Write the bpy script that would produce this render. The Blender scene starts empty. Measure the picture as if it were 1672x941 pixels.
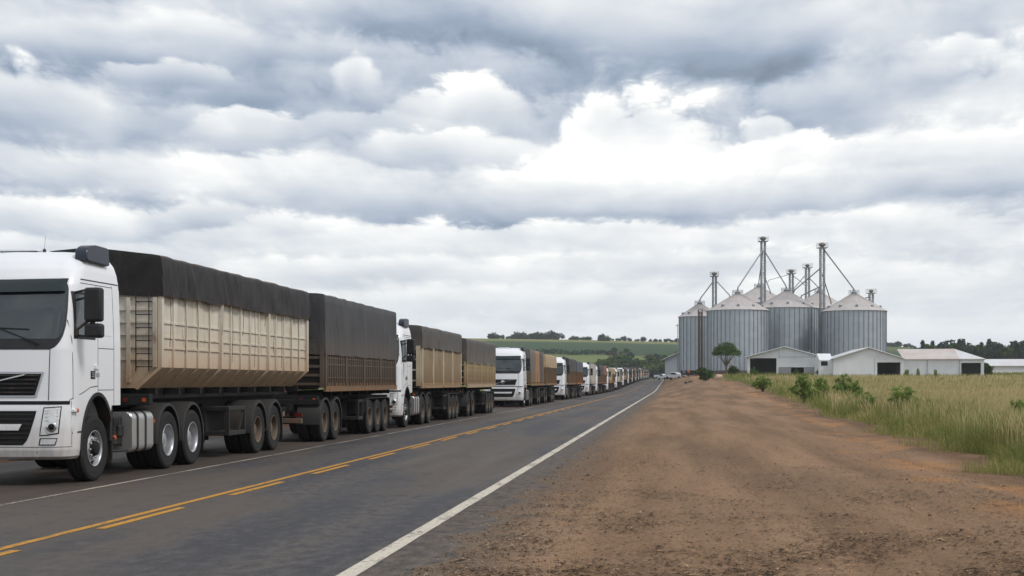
import bpy, bmesh, math, random
import numpy as np
from mathutils import Vector, Matrix, noise as mnoise
R = math.radians
PI = math.pi
S = bpy.context.scene
COL = S.collection
random.seed(11)
rng = np.random.default_rng(11)

# ------------------------------------------------------------------ camera
PSI = R(6.65)
CAMZ = 1.6
F_PX = 2240.0
cam_d = bpy.data.cameras.new('camera')
cam = bpy.data.objects.new('camera', cam_d)
COL.objects.link(cam)
cam.location = (0, 0, CAMZ)
cam.rotation_euler = (R(90), 0, PSI)
cam_d.sensor_width = 36.0
cam_d.lens = 36.0 * F_PX / 1672.0
cam_d.shift_y = (623 - 470.5) / 1672.0
cam_d.clip_start = 0.1
cam_d.clip_end = 9000
S.camera = cam
S.view_settings.view_transform = 'Standard'
S.view_settings.look = 'None'
S.view_settings.exposure = 0.30
S.view_settings.gamma = 1
S.view_settings.use_curve_mapping = False


def at_depth(px, Z):
    """x, y on the ground plan of a photo column at camera depth Z."""
    X = (px - 836.0) / F_PX * Z
    c, s = math.cos(PSI), math.sin(PSI)
    return X * c - Z * s, X * s + Z * c


def z_at(py, Z):
    return CAMZ + (623.0 - py) * Z / F_PX


# ------------------------------------------------------------------ node helper
class NT:
    def __init__(self, nt):
        self.nt = nt
        self.n = nt.nodes
        self.l = nt.links

    def _in(self, sock, v):
        if v is None:
            return
        if isinstance(v, bpy.types.NodeSocket):
            self.l.new(v, sock)
        else:
            if sock.type == 'RGBA' and len(v) == 3:
                v = (*v, 1)
            sock.default_value = v

    def node(self, typ, ins=None, out=0, **kw):
        nd = self.n.new(typ)
        for k, v in kw.items():
            setattr(nd, k, v)
        for k, v in (ins or {}).items():
            self._in(nd.inputs[k], v)
        return nd.outputs[out]

    def m(self, op, a, b=None, c=None, clamp=False):
        nd = self.n.new('ShaderNodeMath')
        nd.operation = op
        nd.use_clamp = clamp
        for i, v in enumerate((a, b, c)):
            if v is not None:
                self._in(nd.inputs[i], v)
        return nd.outputs[0]

    def add(self, a, b): return self.m('ADD', a, b)
    def sub(self, a, b): return self.m('SUBTRACT', a, b)
    def mul(self, a, b): return self.m('MULTIPLY', a, b)

    def mapr(self, v, a, b, c=0.0, d=1.0, smooth=False):
        nd = self.n.new('ShaderNodeMapRange')
        nd.interpolation_type = 'SMOOTHSTEP' if smooth else 'LINEAR'
        for i, x in enumerate((v, a, b, c, d)):
            self._in(nd.inputs[i], x)
        return nd.outputs[0]

    def mix(self, f, a, b, mode='MIX'):
        nd = self.n.new('ShaderNodeMix')
        nd.data_type = 'RGBA'
        nd.blend_type = mode
        self._in(nd.inputs[0], f)
        self._in(nd.inputs[6], a)
        self._in(nd.inputs[7], b)
        return nd.outputs[2]

    def noise(self, vec, scale, detail=4, rough=0.55, dist=0.0, col=False, dims='3D'):
        nd = self.n.new('ShaderNodeTexNoise')
        nd.noise_dimensions = dims
        if vec is not None:
            self._in(nd.inputs['Vector'], vec)
        nd.inputs['Scale'].default_value = scale
        nd.inputs['Detail'].default_value = detail
        nd.inputs['Roughness'].default_value = rough
        nd.inputs['Distortion'].default_value = dist
        return nd.outputs[1 if col else 0]

    def xyz(self, v):
        nd = self.n.new('ShaderNodeSeparateXYZ')
        self._in(nd.inputs[0], v)
        return nd.outputs[0], nd.outputs[1], nd.outputs[2]

    def vec(self, x=0.0, y=0.0, z=0.0):
        nd = self.n.new('ShaderNodeCombineXYZ')
        for i, v in enumerate((x, y, z)):
            self._in(nd.inputs[i], v)
        return nd.outputs[0]

    def vscale(self, v, sx, sy, sz):
        nd = self.n.new('ShaderNodeVectorMath')
        nd.operation = 'MULTIPLY'
        self._in(nd.inputs[0], v)
        nd.inputs[1].default_value = (sx, sy, sz)
        return nd.outputs[0]

    def ramp(self, f, stops, interp='LINEAR'):
        nd = self.n.new('ShaderNodeValToRGB')
        cr = nd.color_ramp
        cr.interpolation = interp
        while len(cr.elements) < len(stops):
            cr.elements.new(0.5)
        for e, (p, c) in zip(cr.elements, stops):
            e.position = p
            e.color = (*c, 1) if len(c) == 3 else c
        self._in(nd.inputs[0], f)
        return nd.outputs[0]

    def bump(self, h, strength=0.3, dist=0.02, normal=None):
        nd = self.n.new('ShaderNodeBump')
        nd.inputs['Strength'].default_value = strength
        nd.inputs['Distance'].default_value = dist
        self._in(nd.inputs['Height'], h)
        if normal is not None:
            self._in(nd.inputs['Normal'], normal)
        return nd.outputs[0]


def lin(r, g, b):
    def f(c):
        c /= 255.0
        return c / 12.92 if c <= 0.04045 else ((c + 0.055) / 1.055) ** 2.4
    return (f(r), f(g), f(b))


# ------------------------------------------------------------------ sky
SUN_EL, SUN_AZ = R(50), R(112)          # azimuth from +Y towards +X: behind the camera, to the right
world = bpy.data.worlds.new('World')
S.world = world
world.use_nodes = True
w = NT(world.node_tree)
w.n.clear()
tc = w.n.new('ShaderNodeTexCoord').outputs['Generated']
dx, dy, dz = w.xyz(tc)
az = w.m('ARCTAN2', dx, dy)
hor = w.m('SQRT', w.add(w.mul(dx, dx), w.mul(dy, dy)))
v = w.m('DIVIDE', dz, w.m('MAXIMUM', hor, 0.02))          # tangent of the elevation
vp = w.m('MAXIMUM', v, 0.0)
s_ = w.add(w.m('MINIMUM', vp, 1.5), 0.10)
qx = w.m('DIVIDE', az, w.add(w.mul(w.m('MINIMUM', vp, 1.5), 0.30), 0.155))
qy = w.mul(w.m('LOGARITHM', s_, math.e), 2.1)


def cloud_noise(oy, det=8, rough=0.47):
    q = w.vec(qx, w.add(qy, oy), 3.7)
    warp = w.noise(q, 1.3, 3, 0.5, col=True)
    wv = w.n.new('ShaderNodeVectorMath'); wv.operation = 'MULTIPLY_ADD'
    w.l.new(warp, wv.inputs[0]); wv.inputs[1].default_value = (0.6, 0.4, 0.0); w.l.new(q, wv.inputs[2])
    return w.noise(wv.outputs[0], 1.9, det, rough)


D = cloud_noise(0.0)
D2 = cloud_noise(0.17, 5)         # a little higher up in the sky
q3 = w.vec(qx, qy, 11.0)
vo = w.n.new('ShaderNodeTexVoronoi')
vo.feature = 'SMOOTH_F1'
vo.inputs['Scale'].default_value = 4.5
vo.inputs['Detail'].default_value = 4.0
vo.inputs['Roughness'].default_value = 0.6
vo.inputs['Smoothness'].default_value = 0.25
wv2 = w.n.new('ShaderNodeVectorMath'); wv2.operation = 'MULTIPLY_ADD'
w.l.new(w.noise(q3, 3.0, 5, 0.55, col=True), wv2.inputs[0]); wv2.inputs[1].default_value = (0.30, 0.30, 0.0); w.l.new(q3, wv2.inputs[2])
w.l.new(wv2.outputs[0], vo.inputs['Vector'])
puff = w.sub(0.38, vo.outputs[0])                        # rounded heads
fl2 = w.sub(w.noise(w.vec(qx, w.mul(qy, 0.8), 23.0), 1.9, 7, 0.52), 0.5)
strk = w.sub(w.noise(w.vec(w.mul(qx, 0.42), w.mul(qy, 2.1), 41.0), 2.2, 7, 0.52), 0.5)      # layers drawn out sideways
edge = w.add(w.add(w.mul(puff, 0.50), w.mul(fl2, 1.3)), w.mul(strk, 1.0))         # shifts the cloud tops
inner = w.add(w.add(w.mul(w.sub(D, D2), 0.42), w.mul(w.sub(D, 0.5), 0.30)), w.mul(puff, 0.16))
soft = w.mapr(vp, 0.015, 0.11, 0.34, 1.0, smooth=True)
inner = w.mul(w.add(inner, w.mul(strk, 0.60)), soft)
ax = w.add(az, w.mul(fl2, 0.10))


def cloud(Bin, px, py, rx, h, bt, bb, crisp=0.12, op=1.0):
    """one cloud mass, given by the direction of its top: bright head, greyer base, soft underside"""
    a0, v0 = (px - 1097) / F_PX, (623 - py) / F_PX
    u = w.m('ABSOLUTE', w.mul(w.sub(ax, a0), F_PX / rx))
    u2 = w.mul(u, u)
    dep = w.mul(w.sub(v0, vp), F_PX / h)                          # 0 at the head, 1 at the base
    dep = w.add(dep, w.sub(w.mul(edge, 0.58), w.mul(u2, 0.55)))
    m = w.mul(w.mapr(dep, 0.0, crisp * 1.7, 0, 1, smooth=True), w.mapr(dep, 1.35, 0.8, 0, 1, smooth=True))
    m = w.mul(m, w.mapr(u, 1.15, 0.45, 0, op, smooth=True))
    sh = w.add(w.mapr(dep, 0.0, 1.0, bt, bb, smooth=True), inner)
    nd = w.n.new('ShaderNodeMix')
    nd.data_type = 'FLOAT'
    w._in(nd.inputs[0], m); w._in(nd.inputs[2], Bin); w._in(nd.inputs[3], sh)
    return nd.outputs[0]


CLOUDS = [
    (1020, -70, 540, 160, 0.54, 0.26, 0.7), (1270, -40, 330, 118, 0.56, 0.36, 0.7), (640, -70, 420, 112, 0.56, 0.20, 0.5), (180, -40, 460, 100, 0.84, 0.70, 0.4),
    (1560, -30, 240, 100, 0.70, 0.56, 0.4), (270, 12, 210, 60, 0.90, 0.60, 0.25), (140, 50, 330, 74, 0.64, 0.32, 0.4), (620, 46, 330, 60, 0.62, 0.40, 0.4),
    (470, 74, 240, 78, 0.60, 0.36, 0.3), (740, 60, 260, 56, 0.58, 0.44, 0.4), (590, 70, 50, 66, 0.94, 0.55, 0.15), (310, 100, 110, 44, 0.84, 0.48, 0.12),
    (440, 114, 150, 56, 0.62, 0.32, 0.25), (640, 120, 240, 60, 0.60, 0.50, 0.3), (770, 86, 120, 110, 0.95, 0.50, 0.10), (1060, 106, 200, 190, 1.12, 0.90, 0.12),
    (1480, 52, 250, 110, 0.84, 0.60, 0.35), (1310, 112, 190, 88, 0.68, 0.46, 0.4), (1540, 66, 60, 50, 0.96, 0.7, 0.15), (1232, 164, 60, 60, 0.98, 0.75, 0.12),
    (1250, 188, 160, 90, 1.05, 0.78, 0.10), (1620, 66, 120, 110, 0.92, 0.70, 0.2), (1520, 165, 260, 135, 0.88, 0.62, 0.2), (60, 106, 170, 115, 0.88, 0.44, 0.14),
    (300, 158, 140, 66, 0.70, 0.42, 0.16), (410, 156, 100, 70, 0.92, 0.54, 0.10), (590, 168, 200, 46, 0.76, 0.54, 0.15),
    (740, 194, 190, 66, 0.92, 0.52, 0.12), (430, 218, 260, 85, 0.95, 0.74, 0.14), (110, 232, 240, 70, 0.74, 0.46, 0.2),
    (1010, 232, 260, 72, 0.98, 0.74, 0.15), (1330, 262, 260, 50, 0.86, 0.68, 0.2), (600, 272, 400, 72, 0.74, 0.37, 0.7), (1050, 274, 600, 66, 0.76, 0.37, 0.7), (1580, 262, 240, 62, 0.76, 0.50, 0.4),
    (130, 298, 210, 90, 1.02, 0.60, 0.12), (340, 312, 160, 60, 0.90, 0.56, 0.14), (490, 342, 260, 55, 0.92, 0.70, 0.16),
    (900, 338, 420, 62, 0.98, 0.76, 0.12), (1420, 334, 360, 60, 0.88, 0.72, 0.2), (150, 382, 340, 50, 0.86, 0.66, 0.2),
    (650, 400, 380, 50, 0.90, 0.68, 0.2), (1150, 390, 420, 60, 0.88, 0.74, 0.2), (330, 446, 420, 55, 0.84, 0.70, 0.25), (900, 440, 420, 60, 0.86, 0.70, 0.25),
    (1500, 410, 380, 70, 0.86, 0.72, 0.25), (600, 500, 500, 60, 0.82, 0.70, 0.3), (1250, 490, 520, 70, 0.82, 0.72, 0.3),
]
B = w.add(w.ramp(w.mul(vp, 3.0), [(0.0, (0.74,) * 3), (0.30, (0.76,) * 3), (0.5, (0.70,) * 3), (0.84, (0.68,) * 3), (1.0, (0.70,) * 3)]), w.mul(inner, 1.2))
for L in CLOUDS:
    B = cloud(B, *L)
B = w.m('ADD', B, 0.085, clamp=True)
cl = w.ramp(B, [(0.0, lin(110, 121, 136)), (0.28, lin(146, 159, 178)), (0.5, lin(182, 190, 201)), (0.72, lin(210, 214, 218)),
                (0.88, lin(231, 232, 232)), (1.0, lin(250, 250, 249))])
# low in the sky the air turns everything a pale blue grey
cl = w.mix(w.mapr(vp, 0.0, 0.075, 0.62, 0.0, smooth=True), cl, lin(202, 211, 221))
sky = w.node('ShaderNodeTexSky', sky_type='NISHITA', sun_disc=False, sun_elevation=SUN_EL, sun_rotation=SUN_AZ)
ten = w.mix(1.0, cl, (10.0, 10.0, 10.0), 'MULTIPLY')       # the sky model is bright: clouds on the same scale
gap = w.mapr(D, 0.22, 0.36, 0.12, 0.02)
col = w.mix(gap, ten, sky)
col = w.mix(w.mapr(v, -0.03, -0.005, 1.0, 0.0), col, (1.6, 1.25, 1.0, 1))
bg = w.n.new('ShaderNodeBackground')
w.l.new(col, bg.inputs[0])
bg.inputs[1].default_value = 0.1
wo = w.n.new('ShaderNodeOutputWorld')
w.l.new(bg.outputs[0], wo.inputs[0])
try:
    world.cycles.sampling_method = 'MANUAL'
    world.cycles.sample_map_resolution = 512
except Exception:
    pass
sl = bpy.data.lights.new('sun', 'SUN')
sl.energy = 1.5
sl.angle = R(14)
sl.color = (1.0, 0.965, 0.91)
sun = bpy.data.objects.new('sun', sl)
COL.objects.link(sun)
sd = Vector((math.sin(SUN_AZ) * math.cos(SUN_EL), math.cos(SUN_AZ) * math.cos(SUN_EL), math.sin(SUN_EL)))
sun.rotation_euler = sd.to_track_quat('Z', 'Y').to_euler()
sun.location = (30, -30, 60)

# ------------------------------------------------------------------ scene helpers
def tag(o, label=None, cat=None, group=None, kind=None):
    if label: o['label'] = label
    if cat: o['category'] = cat
    if group: o['group'] = group
    if kind: o['kind'] = kind
    return o


def empty(name, loc=(0, 0, 0), rz=0.0, parent=None):
    o = bpy.data.objects.new(name, None)
    COL.objects.link(o)
    o.location = loc
    o.rotation_euler = (0, 0, rz)
    o.empty_display_size = 0.2
    if parent: o.parent = parent
    return o


def link(name, me, parent=None, loc=None):
    o = bpy.data.objects.new(name, me)
    COL.objects.link(o)
    if parent: o.parent = parent
    if loc: o.location = loc
    return o


def np_mesh(name, V, F, mats, attrs=None, smooth=False, midx=None):
    """V (n,3); F list of equal-size face arrays [(m,3)] or [(m,4)]"""
    me = bpy.data.meshes.new(name)
    V = np.asarray(V, dtype=np.float32)
    if not isinstance(F, list):
        F = [F]
    loops = np.concatenate([f.ravel() for f in F]).astype(np.int32)
    tot = np.concatenate([np.full(len(f), f.shape[1], dtype=np.int32) for f in F])
    st = np.zeros(len(tot), dtype=np.int32)
    st[1:] = np.cumsum(tot)[:-1]
    me.vertices.add(len(V)); me.vertices.foreach_set('co', V.ravel())
    me.loops.add(len(loops)); me.loops.foreach_set('vertex_index', loops)
    me.polygons.add(len(tot)); me.polygons.foreach_set('loop_start', st); me.polygons.foreach_set('loop_total', tot)
    me.polygons.foreach_set('use_smooth', np.full(len(tot), smooth))
    if midx is not None:
        me.polygons.foreach_set('material_index', np.asarray(midx, dtype=np.int32))
    for k, a in (attrs or {}).items():
        at = me.attributes.new(k, 'FLOAT', 'POINT')
        at.data.foreach_set('value', np.asarray(a, dtype=np.float32))
    for m in (mats if isinstance(mats, (list, tuple)) else [mats]):
        me.materials.append(m)
    me.update()
    me.validate()
    return me


class MB:
    """collects shapes and links them as ONE mesh"""

    def __init__(self):
        self.bm = bmesh.new()
        self.mi = 0

    def _set(self, faces, smooth=False):
        for f in faces:
            f.material_index = self.mi
            f.smooth = smooth

    def poly(self, pts, smooth=False):
        vs = [self.bm.verts.new(p) for p in pts]
        f = self.bm.faces.new(vs)
        self._set([f], smooth)
        return f

    def box(self, x0, x1, y0, y1, z0, z1, bev=0.0, seg=1, mat=None):
        g = bmesh.ops.create_cube(self.bm, size=1.0)
        vs = g['verts']
        for v in vs:
            v.co = Vector(((x0 + x1) / 2 + v.co.x * (x1 - x0), (y0 + y1) / 2 + v.co.y * (y1 - y0), (z0 + z1) / 2 + v.co.z * (z1 - z0)))
        if mat is not None:
            for v in vs: v.co = mat @ v.co
        fs = set(f for v in vs for f in v.link_faces)
        self._set(fs)
        if bev > 0:
            es = list(set(e for v in vs for e in v.link_edges))
            r = bmesh.ops.bevel(self.bm, geom=es, offset=bev, segments=seg, affect='EDGES', profile=0.5)
            self._set(r['faces'], seg > 1)
        return self

    def bar(self, a, b, w, h=None, up=(0, 0, 1), bev=0.0):
        """rectangular bar from a to b"""
        a, b = Vector(a), Vector(b)
        h = w if h is None else h
        d = b - a
        L = d.length
        z = d.normalized()
        u = Vector(up)
        x = u.cross(z)
        if x.length < 1e-4:
            x = Vector((1, 0, 0)).cross(z)
        x.normalize()
        y = z.cross(x)
        M = Matrix((x, y, z)).transposed().to_4x4()
        M.translation = (a + b) / 2
        return self.box(-w / 2, w / 2, -h / 2, h / 2, -L / 2, L / 2, bev, 1, M)

    def tube(self, pts, r, n=8, caps=True, smooth=True):
        pts = [Vector(p) for p in pts]
        rs = r if isinstance(r, (list, tuple)) else [r] * len(pts)
        rings = []
        ref = None
        for i, p in enumerate(pts):
            d = (pts[min(i + 1, len(pts) - 1)] - pts[max(i - 1, 0)]).normalized()
            if ref is None:
                ref = Vector((0, 0, 1)) if abs(d.z) < 0.9 else Vector((1, 0, 0))
            x = ref.cross(d)
            if x.length < 1e-4:
                x = Vector((0, 1, 0)).cross(d)
            x.normalize()
            y = d.cross(x)
            ref = y
            rings.append([self.bm.verts.new(p + (x * math.cos(2 * PI * k / n) + y * math.sin(2 * PI * k / n)) * rs[i]) for k in range(n)])
        fs = []
        for i in range(len(rings) - 1):
            for k in range(n):
                fs.append(self.bm.faces.new((rings[i][k], rings[i][(k + 1) % n], rings[i + 1][(k + 1) % n], rings[i + 1][k])))
        self._set(fs, smooth)
        if caps:
            self._set([self.bm.faces.new(rings[0][::-1]), self.bm.faces.new(rings[-1])])
        return self

    def lathe(self, prof, n=32, axis='Z', origin=(0, 0, 0), smooth=True, sharp=None):
        """prof: (radius, height) list; axis Z or X; sharp: segments indices flat shaded"""
        rings = []
        o = Vector(origin)
        for (r, h) in prof:
            ring = []
            for k in range(n):
                a = 2 * PI * k / n
                c, s = math.cos(a) * r, math.sin(a) * r
                p = Vector((c, s, h)) if axis == 'Z' else (Vector((h, c, s)) if axis == 'X' else Vector((s, h, c)))
                ring.append(self.bm.verts.new(p + o))
            rings.append(ring)
        fs = []
        for i in range(len(rings) - 1):
            for k in range(n):
                f = self.bm.faces.new((rings[i][k], rings[i][(k + 1) % n], rings[i + 1][(k + 1) % n], rings[i + 1][k]))
                f.material_index = self.mi
                f.smooth = smooth and not (sharp and i in sharp)
        return self

    def grid(self, P, smooth=True, flip=False):
        """P[i][j] points"""
        V = [[self.bm.verts.new(p) for p in row] for row in P]
        fs = []
        for i in range(len(V) - 1):
            for j in range(len(V[0]) - 1):
                q = (V[i][j], V[i][j + 1], V[i + 1][j + 1], V[i + 1][j])
                fs.append(self.bm.faces.new(q[::-1] if flip else q))
        self._set(fs, smooth)
        return V

    def prism(self, pts, axis, a, b, bev=0.0):
        """closed outline extruded along an axis; pts are the two other coordinates in order"""
        def mk(p, h):
            return {'X': (h, p[0], p[1]), 'Y': (p[0], h, p[1]), 'Z': (p[0], p[1], h)}[axis]
        A = [self.bm.verts.new(mk(p, a)) for p in pts]
        Bv = [self.bm.verts.new(mk(p, b)) for p in pts]
        n = len(pts)
        fs = [self.bm.faces.new(A), self.bm.faces.new(Bv[::-1])]
        for i in range(n):
            fs.append(self.bm.faces.new((A[i], Bv[i], Bv[(i + 1) % n], A[(i + 1) % n])))
        self._set(fs)
        if bev > 0:
            es = list(set(e for f in fs for e in f.edges))
            r = bmesh.ops.bevel(self.bm, geom=es, offset=bev, segments=1, affect='EDGES', profile=0.5)
            self._set(r['faces'])
        return self

    def mesh(self, name, mats, recalc=True):
        if recalc:
            bmesh.ops.recalc_face_normals(self.bm, faces=self.bm.faces)
        me = bpy.data.meshes.new(name)
        self.bm.to_mesh(me)
        self.bm.free()
        for m in (mats if isinstance(mats, (list, tuple)) else [mats]):
            me.materials.append(m)
        return me

    def build(self, name, mats, parent=None, recalc=True):
        return link(name, self.mesh(name, mats, recalc), parent)


def material(name):
    m = bpy.data.materials.new(name)
    m.use_nodes = True
    t = NT(m.node_tree)
    t.n.clear()
    p = t.n.new('ShaderNodeBsdfPrincipled')
    o = t.n.new('ShaderNodeOutputMaterial')
    t.l.new(p.outputs[0], o.inputs[0])
    t.p, t.o = p, o
    return m, t


def simple(name, col, rough=0.6, metal=0.0, var=0.0, vscale=3.0, dirt=None, dirt_amt=0.0, dscale=1.5, bump=0.0, bscale=40.0, coat=0.0, spec=0.5):
    """one plain material with mottling and grime that belong to the thing"""
    m, t = material(name)
    oc = t.n.new('ShaderNodeTexCoord').outputs['Object']
    c = (*col, 1)
    if var > 0:
        nz = t.noise(oc, vscale, 5, 0.6)
        c = t.mix(nz, tuple(x * (1 - var) for x in col) + (1,), tuple(min(1, x * (1 + var)) for x in col) + (1,))
    r = rough
    if dirt is not None:
        dn = t.mapr(t.noise(oc, dscale, 7, 0.65), 0.62 - 0.3 * dirt_amt, 0.80 - 0.15 * dirt_amt, 0.0, 0.25 + 0.6 * dirt_amt)
        c = t.mix(dn, c, (*dirt, 1))
        r = t.mapr(dn, 0, 1, rough, 0.9)
    t._in(t.p.inputs['Base Color'], c)
    t._in(t.p.inputs['Roughness'], r)
    t.p.inputs['Metallic'].default_value = metal
    t.p.inputs['Specular IOR Level'].default_value = spec
    if coat: t.p.inputs['Coat Weight'].default_value = coat; t.p.inputs['Coat Roughness'].default_value = 0.08
    if bump > 0:
        t.l.new(t.bump(t.noise(oc, bscale, 5, 0.6), bump, 0.02), t.p.inputs['Normal'])
    return m


def sstep(x, a, b):
    t = np.clip((np.asarray(x, dtype=float) - a) / (b - a), 0, 1)
    return t * t * (3 - 2 * t)


_RY = [-60, 205, 240, 270, 310, 350, 400, 450, 510, 570, 700, 1000, 4000]
_RZ = [0, 0.0, 0.20, 0.52, 0.93, 1.32, 1.74, 2.08, 2.36, 2.55, 2.75, 2.95, 3.2]
_EY = [-60, 70, 100, 130, 160, 200, 240, 280, 320, 420, 600, 4000]
_EZ = [0, 0.0, 0.18, 0.58, 1.05, 1.65, 2.10, 2.42, 2.45, 1.60, 1.0, 0.8]
_GY = [-60, 0, 25, 36, 47, 70, 97, 150, 200, 240, 270, 330, 800]
_GX = [6.0, 6.0, 6.25, 6.6, 7.0, 7.9, 8.8, 9.3, 9.0, 7.6, 6.6, 9.0, 14.0]


def grass_edge(y):
    y = np.asarray(y, dtype=float)
    return np.interp(y, _GY, _GX) + 0.22 * np.sin(y * 0.55) + 0.16 * np.sin(y * 1.31 + 1) + 0.3 * np.sin(y * 0.13 + 2) * sstep(y, 30, 60)


def ground_z(x, y):
    x = np.asarray(x, dtype=float); y = np.asarray(y, dtype=float)
    zr = np.interp(y, _RY, _RZ)
    ze = np.interp(y, _EY, _EZ) * (0.75 * sstep(x, -2.4, 3.5) + 0.25 * sstep(x, 2.0, 12.0))
    bank = 0.34 * sstep(-x, 13.6, 15.2)
    hump = (0.05 * np.sin(y * 0.31 + x * 0.5) + 0.04 * np.sin(x * 1.1 - y * 0.17)) * sstep(x, 0.5, 4.0)
    lap = -0.022 + 0.034 * sstep(x, -2.55, -1.75) + (0.007 * np.sin(y * 2.3 + 1.0) + 0.006 * np.sin(y * 5.1 + x * 3)) * sstep(x, -2.8, -2.2) * sstep(-x, 0.0, 1.5)
    return zr + ze + bank + hump + lap


def gz(x, y):
    return float(ground_z(x, y))


def axis_steps(segs):
    out = []
    for a, b, d in segs:
        out.extend(np.arange(a, b, d))
    out.append(segs[-1][1])
    return np.array(out)


# ------------------------------------------------------------------ ground
def make_ground():
    xs = axis_steps([(-1300, -400, 150), (-400, -60, 40), (-60, -18, 4), (-18, -12, 0.4), (-12, -3, 1.0), (-3, -1.2, 0.12), (-1.2, 12, 0.33), (12, 40, 1.4), (40, 160, 8), (160, 400, 40), (400, 1300, 150)])
    ys = axis_steps([(-160, -40, 60), (-40, 8, 4), (8, 60, 0.6), (60, 140, 1.6), (140, 320, 4), (320, 700, 12), (700, 1500, 100)])
    X, Y = np.meshgrid(xs, ys)
    Z = ground_z(X, Y)
    V = np.stack([X.ravel(), Y.ravel(), Z.ravel()], 1)
    ny, nx = X.shape
    i = np.arange(ny - 1)[:, None] * nx + np.arange(nx - 1)[None, :]
    F = np.stack([i, i + 1, i + nx + 1, i + nx], -1).reshape(-1, 4)
    gd = (X - grass_edge(Y)).ravel()
    m, t = material('dirt and field soil')
    geo = t.n.new('ShaderNodeNewGeometry').outputs['Position']
    px, py, pz = t.xyz(geo)
    big = t.noise(t.vscale(geo, 1.0, 0.22, 1.0), 0.22, 4, 0.55)
    mid = t.noise(geo, 1.6, 6, 0.62)
    fine = t.noise(geo, 22.0, 5, 0.7)
    stretch = t.noise(t.vscale(geo, 1.0, 0.07, 1.0), 0.8, 6, 0.6)        # drawn out along the tracks
    c = t.mix(t.mapr(stretch, 0.40, 0.60), lin(115, 91, 70), lin(146, 118, 93))
    c = t.mix(t.mapr(mid, 0.35, 0.75, 0, 0.45), c, lin(130, 99, 72))
    c = t.mix(t.mapr(big, 0.50, 0.62, 0, 0.55), c, lin(100, 81, 64))
    # orange clay showing through along the grass side
    ga = t.node('ShaderNodeAttribute', attribute_name='grassdist', out=2)
    band = t.mul(t.mapr(ga, -2.9, -1.7, 0, 1, True), t.mapr(ga, -0.4, -0.9, 0, 1, True))
    oran = t.mapr(t.noise(t.vscale(geo, 1.0, 0.35, 1), 0.8, 5, 0.6), 0.47, 0.60, 0, 1, True)
    c = t.mix(t.mul(t.mul(band, oran), 0.50), c, lin(172, 122, 74))
    wet = t.mul(t.mapr(ga, -1.5, -0.4, 0, 1, True), t.mapr(t.noise(geo, 0.7, 5, 0.6), 0.40, 0.62, 0.15, 0.85))
    c = t.mix(wet, c, lin(92, 70, 56))
    # grey grit along the asphalt
    grit = t.mul(t.mapr(t.add(px, t.mul(t.sub(mid, 0.5), 1.8)), -0.9, -2.1, 0, 1, True), t.mapr(px, -9, -7, 0, 1))
    c = t.mix(t.mul(grit, 0.85), c, t.mix(fine, lin(56, 49, 43), lin(126, 112, 99)))
    # left of the queue: red brown earth
    left = t.mapr(t.add(px, t.mul(mid, 1.2)), -11.5, -13.2, 0, 1, True)
    c = t.mix(left, c, t.mix(mid, lin(84, 60, 42), lin(126, 90, 62)))
    c = t.mix(t.mapr(t.add(px, t.mul(t.sub(big, 0.5), 14.0)), -19, -27, 0, 1, True), c, lin(96, 102, 56))
    # field soil and thatch
    fm = t.mapr(t.add(ga, t.mul(t.sub(mid, 0.5), 1.6)), -0.25, 0.55, 0, 1, True)
    fc = t.mix(t.mapr(big, 0.4, 0.6), lin(98, 88, 52), lin(132, 116, 74))
    c = t.mix(fm, c, fc)
    far = t.mapr(py, 330, 420, 0, 1)
    c = t.mix(t.mul(far, t.mapr(px, -14, -20, 0, 1)), c, t.mix(big, lin(80, 98, 50), lin(112, 118, 66)))
    c = t.mix(t.mapr(fine, 0.32, 0.48, 0.75, 0.0), c, lin(78, 60, 46))
    c = t.mix(t.mapr(fine, 0.56, 0.74, 0.0, 0.45), c, lin(184, 158, 134))
    t._in(t.p.inputs['Base Color'], c)
    t.p.inputs['Roughness'].default_value = 0.95
    t.p.inputs['Specular IOR Level'].default_value = 0.15
    h = t.add(t.mul(mid, 0.6), t.mul(fine, 0.35))
    t.l.new(t.bump(h, 0.55, 0.10), t.p.inputs['Normal'])
    me = np_mesh('ground', V, F, m, {'grassdist': gd}, smooth=True)
    tag(link('ground', me), kind='structure')


make_ground()

# ------------------------------------------------------------------ road
ROAD_L, ROAD_R = -13.1, -1.5


def road_strip(name, fx0, fx1, ys, lift, m, nx=2, kind='structure'):
    V, F = [], []
    for y in ys:
        a, b = fx0(y), fx1(y)
        for k in range(nx):
            x = a + (b - a) * k / (nx - 1)
            V.append((x, y, float(np.interp(y, _RY, _RZ)) + lift))
    n = len(ys)
    i = np.arange(n - 1)[:, None] * nx + np.arange(nx - 1)[None, :]
    F = np.stack([i, i + 1, i + nx + 1, i + nx], -1).reshape(-1, 4)
    return np.array(V), F


def wob(y, s, a):
    return a * (mnoise.noise(Vector((y * 0.9, s, 0))) + 0.6 * mnoise.noise(Vector((y * 3.1, s, 4))))


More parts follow.
